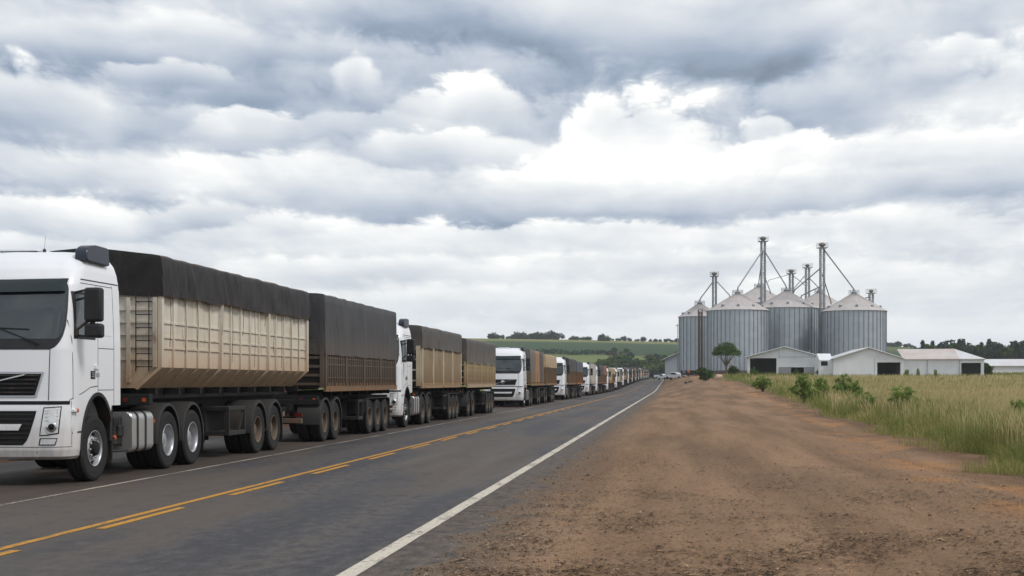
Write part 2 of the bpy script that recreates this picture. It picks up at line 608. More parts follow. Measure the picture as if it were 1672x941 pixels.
def make_road():
    ys = axis_steps([(-40, 6, 2), (6, 70, 0.25), (70, 160, 1.0), (160, 780, 6)])
    m, t = material('asphalt')
    geo = t.n.new('ShaderNodeNewGeometry').outputs['Position']
    px, py, pz = t.xyz(geo)
    fine = t.noise(geo, 55.0, 4, 0.75)
    mid = t.noise(geo, 2.2, 6, 0.6)
    lng = t.noise(t.vscale(geo, 1.0, 0.06, 1.0), 1.3, 5, 0.55)
    big = t.noise(t.vscale(geo, 1, 0.3, 1), 0.33, 4, 0.5)
    c = t.mix(t.mapr(lng, 0.40, 0.60), lin(52, 51, 56), lin(74, 72, 75))
    # dusty wheel paths
    def path(x0, wd):
        d = t.m('ABSOLUTE', t.sub(px, x0))
        return t.mapr(d, 0.0, wd, 1, 0, True)
    tr = t.m('MAXIMUM', t.m('MAXIMUM', path(-5.3, 0.6), path(-3.6, 0.6)), path(-7.35, 0.7))
    c = t.mix(t.mul(tr, t.mapr(mid, 0.40, 0.60, 0.25, 0.85)), c, lin(94, 85, 77))
    m2 = t.noise(t.vscale(geo, 1, 0.5, 1), 7.0, 6, 0.7)
    c = t.mix(t.mapr(m2, 0.40, 0.52, 0.6, 0), c, lin(46, 45, 47))
    c = t.mix(t.mapr(m2, 0.52, 0.64, 0, 0.5), c, lin(92, 88, 86))
    c = t.mix(t.mapr(big, 0.46, 0.56, 0, 0.80), c, lin(88, 78, 69))
    c = t.mix(t.mapr(mid, 0.54, 0.66, 0, 0.45), c, lin(46, 46, 52))
    # dusty brown hard shoulder beyond the left line and on the right edge
    ls = t.mapr(t.add(px, t.mul(t.sub(mid, 0.5), 0.7)), -8.45, -8.85, 0, 1, True)
    c = t.mix(ls, c, t.mix(mid, lin(54, 47, 42), lin(84, 72, 63)))
    rs = t.mapr(t.add(px, t.mul(t.sub(mid, 0.5), 0.8)), -2.95, -2.45, 0, 1, True)
    c = t.mix(t.mul(rs, 0.9), c, t.mix(t.mapr(m2, 0.4, 0.6), lin(62, 54, 47), lin(100, 87, 75)))
    # a transverse joint and hair cracks
    cr = t.m('ABSOLUTE', t.sub(t.add(py, t.mul(t.sub(t.noise(geo, 1.1, 4, 0.6), 0.5), 0.35)), 18.9))
    c = t.mix(t.mul(t.mapr(cr, 0.006, 0.02, 0.6, 0), t.mapr(px, -6.3, -6.0, 0, 1)), c, lin(36, 35, 37))
    spots = t.mapr(t.noise(t.vscale(geo, 1, 0.6, 1), 3.4, 3, 0.5), 0.70, 0.76, 0, 0.5)
    c = t.mix(spots, c, lin(46, 44, 46))
    c = t.mix(t.mapr(fine, 0.34, 0.50, 0.75, 0), c, lin(32, 32, 34))
    c = t.mix(t.mapr(fine, 0.55, 0.72, 0, 0.5), c, lin(128, 123, 120))
    t._in(t.p.inputs['Base Color'], c)
    t._in(t.p.inputs['Roughness'], t.mapr(lng, 0.3, 0.7, 0.60, 0.85))
    t.p.inputs['Specular IOR Level'].default_value = 0.3
    t.l.new(t.bump(t.add(fine, t.mul(mid, 0.4)), 0.35, 0.012), t.p.inputs['Normal'])
    V, F = road_strip('road', lambda y: ROAD_L + wob(y, 9.0, 0.25), lambda y: ROAD_R + wob(y, 2.0, 0.16), ys, 0.0, m, 12)
    tag(link('road', np_mesh('road', V, F, m, smooth=True)), kind='structure')

    def paint(name, col, wear, under):
        mm, q = material(name)
        g = q.n.new('ShaderNodeNewGeometry').outputs['Position']
        n1 = q.noise(g, 16.0, 6, 0.8)
        n2 = q.noise(q.vscale(g, 1, 0.3, 1), 2.4, 4, 0.6)
        k = q.mapr(q.add(q.mul(n1, 0.65), q.mul(n2, 0.35)), 0.43 + wear, 0.52 + wear, 1, 0)
        cc = q.mix(q.mapr(n2, 0.3, 0.7), col, tuple(0.72 * x for x in col))
        q._in(q.p.inputs['Base Color'], q.mix(k, cc, under))
        q.p.inputs['Roughness'].default_value = 0.8
        q.p.inputs['Specular IOR Level'].default_value = 0.25
        return mm
    yel = paint('worn yellow paint', lin(196, 142, 54), -0.03, lin(96, 82, 60))
    whi = paint('worn white paint', lin(216, 207, 191), -0.008, lin(112, 102, 94))
    whd = paint('dusty white paint', lin(196, 184, 168), 0.03, lin(100, 92, 86))
    yl = axis_steps([(-30, 6, 3), (6, 60, 0.3), (60, 160, 1.5), (160, 640, 6)])
    for nm, x0, wd, mm, e in (('yellow_centre_line', -6.36, 0.11, yel, 0.006), ('white_edge_line', -2.66, 0.165, whi, 0.006), ('white_edge_line', -8.60, 0.085, whd, 0.006)):
        V, F = road_strip(nm, lambda y: x0 - wd / 2 + wob(y, 5.0, e), lambda y: x0 + wd / 2 + wob(y, 7.0, e), yl, 0.004, mm)
        o = link(nm, np_mesh(nm, V, F, mm)); tag(o, kind='structure')
    Vs, Fs, n = [], [], 0
    for k in range(-6, 60):
        y0 = 14.25 + 4.45 * k
        if y0 > 170: break
        yd = np.linspace(y0, y0 + 2.55, 7)
        V, F = road_strip('d', lambda y: -6.215 + wob(y, 1.0, 0.01), lambda y: -6.10 + wob(y, 3.0, 0.01), yd, 0.004, yel)
        Vs.append(V); Fs.append(F + n); n += len(V)
    tag(link('yellow_dashed_line', np_mesh('yellow_dashed_line', np.concatenate(Vs), np.concatenate(Fs), yel)), kind='structure')


make_road()


# ------------------------------------------------------------------ scatter of grit, straw and clods
def rotz(v, a):
    c, s = np.cos(a), np.sin(a)
    return np.stack([v[:, 0] * c - v[:, 1] * s, v[:, 0] * s + v[:, 1] * c, v[:, 2]], 1)


def scatter(name, base_v, base_f, pos, scl, ang, mats, tint, kind='stuff', sz=None):
    n, k = len(pos), len(base_v)
    c, s = np.cos(ang)[:, None], np.sin(ang)[:, None]
    bx = base_v[None, :, 0] * scl[:, None]; by = base_v[None, :, 1] * scl[:, None]
    bz = base_v[None, :, 2] * (scl if sz is None else sz)[:, None]
    V = np.stack([bx * c - by * s + pos[:, 0:1], bx * s + by * c + pos[:, 1:2], bz + pos[:, 2:3]], -1).reshape(-1, 3)
    F = (base_f[None] + (np.arange(n) * k)[:, None, None]).reshape(-1, base_f.shape[1])
    me = np_mesh(name, V, F, mats, {'tint': np.repeat(tint, k)})
    o = link(name, me)
    return tag(o, kind=kind)


def tint_mat(name, stops, rough=0.9, transl=0.0):
    m, t = material(name)
    a = t.node('ShaderNodeAttribute', attribute_name='tint', out=2)
    c = t.ramp(a, stops)
    t._in(t.p.inputs['Base Color'], c)
    t.p.inputs['Roughness'].default_value = rough
    t.p.inputs['Specular IOR Level'].default_value = 0.2
    if transl > 0:
        tr = t.n.new('ShaderNodeBsdfTranslucent')
        t._in(tr.inputs[0], c)
        mx = t.n.new('ShaderNodeMixShader')
        mx.inputs[0].default_value = transl
        t.l.new(t.p.outputs[0], mx.inputs[1]); t.l.new(tr.outputs[0], mx.inputs[2])
        t.l.new(mx.outputs[0], t.o.inputs[0])
    return m


def make_litter():
    # dark bits of straw, husks and soil crumbs on the trodden dirt
    n = 56000
    Z = 1.0 / rng.uniform(1 / 75.0, 1 / 10.0, n * 3)
    px = rng.uniform(500, 1850, n * 3)
    c, s = math.cos(PSI), math.sin(PSI)
    Xc = (px - 836) / F_PX * Z
    x = Xc * c - Z * s; y = Xc * s + Z * c
    cl = np.array([mnoise.noise(Vector((a * 0.9, b * 0.6, 2.0))) + 0.5 * mnoise.noise(Vector((a * 3, b * 3, 5.0))) for a, b in zip(x, y)])
    keep = (x > -1.9 + 0.5 * cl) & (x < grass_edge(y) + 0.2) & (rng.random(n * 3) < np.clip(0.34 + 1.0 * cl, 0.08, 1))
    x, y = x[keep][:n], y[keep][:n]
    n = len(x)
    sc = rng.lognormal(math.log(0.0165), 0.5, n)
    straw = np.array([[-1.3, -0.10, 0.05], [0.2, -0.16, 0.25], [1.3, 0.12, 0.08], [-0.2, 0.16, 0.30]], dtype=float)
    sf = np.array([[0, 1, 3], [1, 2, 3]])
    pos = np.stack([x, y, ground_z(x, y) + 0.004], 1)
    m = tint_mat('litter', [(0, lin(36, 27, 21)), (0.6, lin(62, 48, 36)), (0.82, lin(118, 94, 68)), (1, lin(176, 150, 108))])
    scatter('straw_litter', straw, sf, pos, sc, rng.uniform(0, 2 * PI, n), m, rng.random(n) ** 1.3)
    # stones and crumbs
    n = 9000
    Z = 1.0 / rng.uniform(1 / 70.0, 1 / 10.0, n)
    px = rng.uniform(450, 1850, n)
    Xc = (px - 836) / F_PX * Z
    x = Xc * c - Z * s; y = Xc * s + Z * c
    edge = rng.random(n) < 0.55
    x = np.where(edge, rng.normal(-1.75, 0.5, n), x)
    keep = (x > -2.6) & (x < grass_edge(y) + 0.1)
    x, y = x[keep], y[keep]; n = len(x)
    ico = np.array([[1, 0, 0], [0, 1, 0], [-1, 0, 0], [0, -1, 0], [0.1, -0.1, 0.8], [0, 0, -0.5]], dtype=float)
    icf = np.array([[0, 1, 4], [1, 2, 4], [2, 3, 4], [3, 0, 4], [1, 0, 5], [2, 1, 5], [3, 2, 5], [0, 3, 5]])
    ico[:, :2] *= np.array([[1.0, 0.75]])
    pos = np.stack([x, y, ground_z(x, y) + 0.002], 1)
    m = tint_mat('grit', [(0, lin(84, 68, 55)), (0.5, lin(118, 96, 78)), (1, lin(150, 134, 120))])
    scatter('gravel', ico, icf, pos, rng.lognormal(math.log(0.0085), 0.5, n), rng.uniform(0, 6.28, n), m, rng.random(n))


make_litter()


# ------------------------------------------------------------------ field grass
def blades(name, x, y, h, wdt, tint, m, head=False, lean=0.75):
    n = len(x)
    a = rng.uniform(0, 2 * PI, n)
    b = rng.uniform(0, 2 * PI, n)
    ln = np.abs(rng.normal(0, lean, n)) * h
    dxy = np.stack([np.cos(b), np.sin(b)], 1) * ln[:, None]
    side = np.stack([np.cos(a), np.sin(a)], 1) * (wdt / 2)[:, None]
    z0 = ground_z(x, y)
    P = np.stack([x, y], 1)
    def pt(f, sgn, wmul, lm):
        q = P + dxy * lm + side * (sgn * wmul)
        return np.concatenate([q, (z0 + h * f)[:, None]], 1)
    if head:
        pts = [pt(0, -1, .5, 0), pt(0, 1, .5, 0), pt(.62, 1, .45, .35), pt(.62, -1, .45, .35), pt(.80, 1, 1.5, .65), pt(.80, -1, 1.5, .65), pt(1, 0, 0, 1.15)]
        fq = np.array([[0, 1, 2, 3], [3, 2, 4, 5]]); ft = np.array([[5, 4, 6]])
    else:
        pts = [pt(0, -1, .8, 0), pt(0, 1, .8, 0), pt(.55, 1, 1.0, .30), pt(.55, -1, 1.0, .30), pt(.96, 0, 0, 1.0)]
        fq = np.array([[0, 1, 2, 3]]); ft = np.array([[3, 2, 4]])
    k = len(pts)
    V = np.stack(pts, 1).reshape(-1, 3)
    off = (np.arange(n) * k)[:, None, None]
    me = np_mesh(name, V, [(fq[None] + off).reshape(-1, 4), (ft[None] + off).reshape(-1, 3)], m, {'tint': np.repeat(tint, k)})
    return tag(link(name, me), kind='stuff')


def fnoise(x, y, s, o):
    return np.array([mnoise.noise(Vector((a * s, b * s, o))) for a, b in zip(x, y)])


def field_points(n, z0, z1, p0, p1, pw=1.0):
    u = rng.random(n)
    Z = 1.0 / (1 / z1 + (1 / z0 - 1 / z1) * u ** pw)
    px = rng.uniform(p0, p1, n)
    c, s = math.cos(PSI), math.sin(PSI)
    Xc = (px - 836) / F_PX * Z
    return Xc * c - Z * s, Xc * s + Z * c, Z


def make_grass():
    gm = tint_mat('green and dry grass', [(0, lin(92, 108, 52)), (0.30, lin(132, 140, 76)), (0.55, lin(162, 156, 98)), (0.8, lin(194, 175, 128)), (1, lin(212, 193, 154))], 0.75, 0.45)
    # the whole field, thinning out with distance in step with the picture it makes on the eye
    x, y, Z = field_points(470000, 19, 262, 1105, 1860, 1.25)
    d = x - grass_edge(y)
    nb = fnoise(x, y, 0.10, 1.0) + 0.5 * fnoise(x, y, 0.33, 2.0)
    nf = fnoise(x, y, 0.9, 3.0)
    keep = (d + 0.5 * nf > 0) & (rng.random(len(x)) < 0.35 + 0.5 * sstep(d, 0, 0.8) + 0.6 * nf)
    x, y, Z, d, nb, nf = (q[keep] for q in (x, y, Z, d, nb, nf))
    n = len(x)
    drift = fnoise(x * .35, y, 0.045, 31.0) + 0.5 * fnoise(x * .5, y, 0.14, 33.0)
    green = np.clip(1.05 + 0.9 * drift - sstep(d + 1.8 * nb, 0.8, 5.0) * 0.80 + 1.0 * nb + 0.45 * nf, 0, 1)
    green = np.clip(green + 0.65 * sstep(y, 135, 175), 0, 1)
    tint = np.clip(0.72 - 0.50 * green + rng.normal(0, 0.22, n), 0, 1)
    h = (0.34 + 0.42 * sstep(d, 0.0, 1.3)) * rng.uniform(0.45, 1.25, n) * (1 + 0.35 * nb + 0.6 * nf) * np.where(y > 150, 0.8, 1.0) * (1 + 0.25 * drift)
    w_ = np.maximum(0.0055, Z * 0.00021) * rng.uniform(0.7, 1.6, n)
    blades('field_grass', x, y, h, w_, tint, gm)
    # seed stalks
    x, y, Z = field_points(110000, 19, 200, 1150, 1860, 1.2)
    d = x - grass_edge(y)
    nb = fnoise(x, y, 0.10, 1.0) + 0.6 * fnoise(x, y, 0.4, 8.0)
    keep = (d > 0.2) & (rng.random(len(x)) < np.clip(0.22 + sstep(d, 0.7, 5) * 0.7 + 0.8 * nb, 0.06, 1))
    x, y, Z, nb = x[keep], y[keep], Z[keep], nb[keep]
    n = len(x)
    blades('dry_seed_grass', x, y, rng.uniform(0.7, 1.05, n) * (1 + 0.2 * nb), np.maximum(0.005, Z * 0.00018) * rng.uniform(0.8, 1.6, n), np.clip(rng.normal(0.82, 0.12, n), 0, 1), gm, True, 0.22)
    # short turf creeping onto the dirt
    x, y, Z = field_points(150000, 19, 130, 1140, 1860, 1.1)
    d = x - grass_edge(y)
    nf = fnoise(x, y, 0.55, 13.0)
    keep = (d > -1.6) & (d < 0.9) & (nf + 0.40 * d > -0.04)
    x, y, Z = x[keep], y[keep], Z[keep]
    n = len(x)
    blades('short_verge_grass', x, y, rng.uniform(0.05, 0.30, n), np.maximum(0.006, Z * 0.00022), np.clip(rng.normal(0.42, 0.22, n), 0, 1), gm, False, 0.6)


make_grass()

# ------------------------------------------------------------------ vehicle materials
def paint_white():
    m, t = material('white cab paint')
    oc = t.n.new('ShaderNodeTexCoord').outputs['Object']
    x, y, z = t.xyz(oc)
    n = t.noise(oc, 2.2, 6, 0.65)
    st = t.noise(t.vscale(oc, 5, 5, 0.7), 2.0, 5, 0.6)
    d = t.mul(t.mapr(t.add(z, t.mul(t.sub(n, 0.5), 0.9)), 1.35, 0.45, 0.0, 0.55, True), t.mapr(st, 0.3, 0.7, 0.4, 1.0))
    d = t.m('MAXIMUM', d, t.mapr(n, 0.60, 0.78, 0.0, 0.10))
    c = t.mix(d, lin(228, 229, 232), lin(160, 140, 120))
    t._in(t.p.inputs['Base Color'], c)
    t._in(t.p.inputs['Roughness'], t.mapr(d, 0, 0.5, 0.32, 0.8))
    t.p.inputs['Coat Weight'].default_value = 0.35
    t.p.inputs['Coat Roughness'].default_value = 0.12
    return m


def dusty(name, top, low, z0, z1, dust, rough=0.75, streak=0.6, metal=0.0, rust=None, amount=1.0):
    """sheet steel or canvas whose road dust builds up towards the lower edge"""
    m, t = material(name)
    oc = t.n.new('ShaderNodeTexCoord').outputs['Object']
    x, y, z = t.xyz(oc)
    n = t.noise(oc, 1.1, 6, 0.62)
    st = t.noise(t.vscale(oc, 4.0, 4.0, 0.35), 1.6, 6, 0.65)
    fine = t.noise(oc, 14.0, 5, 0.7)
    c = t.mix(t.mapr(n, 0.3, 0.7), top, low)
    k = t.mapr(t.add(z, t.add(t.mul(t.sub(n, 0.5), 0.8), t.mul(t.sub(st, 0.5), streak))), z1, z0, 0.0, 0.9 * amount, True)
    c = t.mix(k, c, dust)
    c = t.mix(t.mul(t.mapr(st, 0.52, 0.75, 0, 0.5), amount), c, tuple(0.72 * q for q in dust))
    c = t.mix(t.mapr(fine, 0.62, 0.8, 0, 0.30), c, tuple(0.45 * q for q in low))
    if rust is not None:
        c = t.mix(t.mapr(t.noise(t.vscale(oc, 2.4, 2.4, 0.8), 1.9, 7, 0.7), 0.60, 0.72, 0, 0.8), c, rust)
    t._in(t.p.inputs['Base Color'], c)
    t.p.inputs['Roughness'].default_value = rough
    t.p.inputs['Metallic'].default_value = metal
    t.p.inputs['Specular IOR Level'].default_value = 0.3
    t.l.new(t.bump(t.add(n, t.mul(fine, 0.3)), 0.25, 0.02), t.p.inputs['Normal'])
    return m


def canvas(name, base, dust, z0, z1, dust_amt=0.6, patch=None):
    m, t = material(name)
    oc = t.n.new('ShaderNodeTexCoord').outputs['Object']
    x, y, z = t.xyz(oc)
    n = t.noise(oc, 0.9, 6, 0.6)
    st = t.noise(t.vscale(oc, 3.2, 3.2, 0.5), 1.5, 6, 0.65)
    fine = t.noise(oc, 26.0, 4, 0.7)
    c = t.mix(t.mapr(n, 0.3, 0.7), tuple(0.8 * q for q in base), tuple(1.3 * q for q in base))
    geo = t.n.new('ShaderNodeNewGeometry').outputs['Normal']
    nz = t.xyz(geo)[2]
    settled = t.mapr(nz, 0.35, 0.9, 0, 0.65, True)                 # dust lies on what faces up
    k = t.m('MAXIMUM', t.mul(t.mapr(t.add(z, t.add(t.mul(t.sub(n, 0.5), 0.7), t.mul(t.sub(st, 0.5), 0.9))), z1, z0, 0, 1, True), dust_amt), settled)
    k = t.m('MAXIMUM', k, t.mapr(st, 0.56, 0.80, 0, 0.22))
    c = t.mix(k, c, dust)
    if patch is not None:
        for (y0, y1, pc) in patch:
            yy = t.add(y, t.mul(t.sub(n, 0.5), 0.5))
            pk = t.mul(t.mapr(yy, y0 - .12, y0 + .12, 0, 1), t.mapr(yy, y1 + .12, y1 - .12, 0, 1))
            c = t.mix(t.mul(pk, t.mapr(st, 0.25, 0.55, 0.55, 1.0)), c, pc)
    t._in(t.p.inputs['Base Color'], c)
    t.p.inputs['Roughness'].default_value = 0.55
    t.p.inputs['Specular IOR Level'].default_value = 0.3
    cre = t.noise(t.vscale(oc, 1.0, 2.6, 0.55), 2.2, 5, 0.6, 0.6)
    t.l.new(t.bump(t.add(t.add(t.mul(fine, 0.2), t.mul(st, .6)), t.mul(cre, 2.0)), 0.55, 0.05), t.p.inputs['Normal'])
    return m


DUST = lin(138, 110, 84)
M_white = paint_white()
M_black = simple('black plastic', lin(24, 24, 26), 0.55, 0, 0.25, 5, DUST, 0.25)
M_seam = simple('panel gap', lin(60, 62, 66), 0.8)
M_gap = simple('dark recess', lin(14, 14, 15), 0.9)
M_glass, _t = material('cab glass')
_oc = _t.n.new('ShaderNodeTexCoord').outputs['Object']
_t._in(_t.p.inputs['Base Color'], _t.mix(_t.noise(_oc, 1.6, 3, 0.5), lin(22, 30, 34), lin(44, 58, 64)))
_t.p.inputs['Roughness'].default_value = 0.04
_t.p.inputs['Specular IOR Level'].default_value = 0.95
M_visor = simple('smoked visor', lin(26, 38, 40), 0.22)
M_silver = simple('silver trim', lin(176, 178, 182), 0.32, 0.7, 0.1, 6)
M_chrome = simple('chrome', lin(205, 206, 208), 0.16, 0.95, 0.1, 6)
M_alu = simple('brushed tank aluminium', lin(196, 195, 192), 0.34, 0.75, 0.15, 5, DUST, 0.12)
M_lens, _t = material('clear lamp lens')
_oc = _t.n.new('ShaderNodeTexCoord').outputs['Object']
_t._in(_t.p.inputs['Base Color'], _t.mix(_t.noise(_oc, 16, 3, 0.6), lin(188, 190, 194), lin(244, 244, 242)))
_t.p.inputs['Roughness'].default_value = 0.10
_t.p.inputs['Metallic'].default_value = 0.15
M_orange = simple('orange lens', lin(178, 84, 30), 0.3)
M_red = simple('red lens', lin(104, 22, 18), 0.35)
M_tyre = simple('dusty rubber', lin(25, 24, 24), 0.85, 0, 0.25, 7, lin(70, 61, 53), 0.16, 2.2, 0.2, 60)
M_rim = simple('silver wheel rim', lin(186, 187, 190), 0.36, 0.75, 0.12, 7, DUST, 0.25)
M_rimdust = simple('dusty wheel rim', lin(104, 91, 77), 0.8, 0.1, 0.3, 6, lin(66, 57, 48), 0.6)
M_chassis = simple('black chassis paint', lin(15, 15, 15), 0.8, 0, 0.3, 3, lin(46, 40, 35), 0.25)
M_guard = simple('dusty mudguard', lin(36, 34, 33), 0.75, 0, 0.25, 2, lin(70, 60, 51), 0.35)
M_plate = simple('number plate', lin(196, 196, 192), 0.5, 0.1, 0.1, 20)
M_slatgap = simple('shaded wall between the ribs', lin(36, 31, 27), 0.9, 0, 0.35, 1.5, lin(62, 51, 42), 0.25)  # near-black wall colour paints in the shade of gaps and grooves
M_rope = simple('dark rope', lin(58, 48, 40), 0.9)
M_curt = simple('cab interior', lin(58, 56, 54), 0.9)


# ------------------------------------------------------------------ wheels (axis along X, outer side towards +X)
def tyre_prof(Rt, wd, off):
    h = wd / 2
    p = [(.288, -h * .84), (.33, -h * .96), (.40, -h), (Rt - .055, -h * .99), (Rt - .022, -h * .90), (Rt - .004, -h * .78)]
    for g in (-.5, 0, .5):
        p += [(Rt, h * (g - .16)), (Rt - .014, h * (g - .10)), (Rt - .014, h * (g + .10)), (Rt, h * (g + .16))]
    p += [(Rt - .004, h * .78), (Rt - .022, h * .90), (Rt - .055, h * .99), (.445, h * 1.0), (.44, h * .985), (.40, h), (.33, h * .96), (.288, h * .84)]
    return [(r, x + off) for r, x in p]


RT = 0.525


def mesh_tyre(dual):
    b = MB()
    b.lathe(tyre_prof(RT, .30, -.15), 40, 'X')
    if dual: b.lathe(tyre_prof(RT, .30, -.50), 40, 'X')
    return b.mesh('tyre', M_tyre)


def mesh_rim_front():
    b = MB()
    b.lathe([(.288, -.02), (.292, -.012), (.282, -.008), (.268, -.03), (.262, -.10), (.245, -.125), (.20, -.065), (.185, -.045), (.125, -.040)], 40, 'X', sharp=(0,))
    b.mi = 1
    b.lathe([(.127, -.041), (.122, -.005), (.112, .022), (.085, .034), (0.004, .036)], 30, 'X')
    b.mi = 0
    for k in range(10):
        a = 2 * PI * k / 10
        c = (-.04, math.cos(a) * .158, math.sin(a) * .158)
        b.tube([c, (-.005, c[1], c[2])], .0155, 6)
    b.mi = 1
    for k in range(8):
        a = 2 * PI * (k + .5) / 8
        p = Vector((-.10, math.cos(a) * .226, math.sin(a) * .226))
        b.tube([p, p + Vector((.024, .0, .0))], .031, 10)
    b.lathe([(.29, -.28), (.29, -.14), (.25, -.14), (.1, -.16), (.004, -.16)], 24, 'X')
    return b.mesh('rim', [M_rim, M_gap])


def mesh_rim_dish(mat):
    b = MB()
    b.lathe([(.288, -.022), (.296, -.010), (.286, -.006), (.270, -.02), (.262, -.07), (.255, -.20), (.245, -.225), (.215, -.215), (.185, -.235), (.14, -.235), (.135, -.11), (.122, -.085), (.09, -.078), (.004, -.076)], 40, 'X')
    for k in range(10):
        a = 2 * PI * k / 10
        b.tube([(-.235, math.cos(a) * .165, math.sin(a) * .165), (-.195, math.cos(a) * .165, math.sin(a) * .165)], .016, 6)
    b.mi = 1
    for k in range(10):
        a = 2 * PI * (k + .5) / 10
        p = Vector((-.222, math.cos(a) * .222, math.sin(a) * .222))
        b.tube([p, p + Vector((.010, 0, 0))], .022, 8)
    return b.mesh('rim', [mat, M_gap])


ME_TYRE1, ME_TYRE2 = mesh_tyre(False), mesh_tyre(True)
ME_RIMF, ME_RIMS, ME_RIMD = mesh_rim_front(), mesh_rim_dish(M_rim), mesh_rim_dish(M_rimdust)


def wheel(parent, side, y, xo, tyre, rim):
    e = empty('wheel', (side * xo, y, RT), 0 if side > 0 else PI, parent)
    t = link('tyre', tyre, e)
    t.rotation_euler = (random.uniform(0, 6), 0, 0)
    r = link('rim', rim, e)
    r.rotation_euler = (random.uniform(0, 6), 0, 0)
    return e


# ------------------------------------------------------------------ the tractor
CS = np.array([  # z, front y, half width, corner radius, front bulge
    (0.40, .13, 1.17, .26, .11), (0.45, .045, 1.225, .28, .11), (0.55, .012, 1.245, .29, .11), (0.90, .0, 1.25, .29, .11), (1.18, .015, 1.25, .29, .11),
    (1.32, .045, 1.25, .28, .10), (1.75, .07, 1.25, .27, .10), (2.10, .10, 1.25, .26, .10), (2.22, .13, 1.25, .26, .10), (2.70, .265, 1.235, .25, .10),
    (3.12, .40, 1.215, .25, .10), (3.22, .445, 1.205, .26, .11), (3.36, .53, 1.18, .28, .12), (3.50, .68, 1.13, .32, .14), (3.60, .86, 1.05, .34, .15),
    (3.66, 1.05, .95, .34, .15), (3.695, 1.30, .78, .30, .12), (3.705, 1.6, .5, .2, .08)])
CAB_L = 2.2


def cs(z):
    return [float(np.interp(z, CS[:, 0], CS[:, k])) for k in range(1, 5)]


def CP(u, z, off=0.0):
    """a point of the cab skin"""
    fy, hw, r, b = cs(z)
    s = 1 if u >= 0 else -1
    a = abs(u)
    if a <= 1:
        x, y = a * (hw - r), fy + b * a * a
        n = Vector((2 * b * a / (hw - r), -1, 0))
    elif a <= 2:
        th = (a - 1) * PI / 2
        t0 = math.atan(2 * b / (hw - r))
        x, y = hw - r + r * math.sin(th), fy + b + r * (1 - math.cos(th))
        n = Vector((math.sin(th), -math.cos(th), 0))
    else:
        y0 = fy + b + r
        x, y = hw, y0 + (a - 2) * (CAB_L - y0)
        n = Vector((1, 0, 0))
    n.normalize()
    p = Vector((x, y, z)) + n * off
    return Vector((s * p.x, p.y, p.z))


def ux(x, z):
    fy, hw, r, b = cs(z)
    if x <= hw - r: return x / (hw - r)
    return 1 + math.asin(min(1, (x - hw + r) / r)) / (PI / 2)


def uy(y, z):
    fy, hw, r, b = cs(z)
    y0 = fy + b + r
    if y >= y0: return 2 + (y - y0) / (CAB_L - y0)
    return 1 + math.acos(max(-1, min(1, 1 - (y - fy - b) / r))) / (PI / 2)


def skin(mb, uz, off, depth=0.02, n=14, smooth=True):
    """patch that follows the cab skin; uz: rows [(z, u0, u1), ...] from low to high"""
    rows, base = [], []
    for (z, u0, u1) in uz:
        rows.append([CP(u0 + (u1 - u0) * k / n, z, off) for k in range(n + 1)])
    mb.grid(rows, smooth)
    for i in range(len(uz)):
        base.append([CP(uz[i][1] + (uz[i][2] - uz[i][1]) * k / n, uz[i][0], off - depth) for k in range(n + 1)])
    mb.grid([rows[0], base[0]], False); mb.grid([rows[-1], base[-1]], False)
    mb.grid([[r[0] for r in rows], [r[0] for r in base]], False); mb.grid([[r[-1] for r in rows], [r[-1] for r in base]], False)
    return mb


def zrows(z0, z1, f, n=8):
    return [(z0 + (z1 - z0) * k / n, *f(k / n, z0 + (z1 - z0) * k / n)) for k in range(n + 1)]


def seam_v(mb, y, z0, z1, side, w=.011):
    skin(mb, zrows(z0, z1, lambda f, z: tuple(side * q for q in (uy(y - w / 2, z), uy(y + w / 2, z))), 6), .0025, .02, 1)


def seam_h(mb, z, y0, y1, side, w=.011):
    skin(mb, [(z - w / 2, side * uy(y0, z), side * uy(y1, z)), (z + w / 2, side * uy(y0, z), side * uy(y1, z))], .0025, .02, 10)


def finish(me, ang=35):
    try:
        me.set_sharp_from_angle(angle=R(ang))
    except Exception:
        pass
    return me


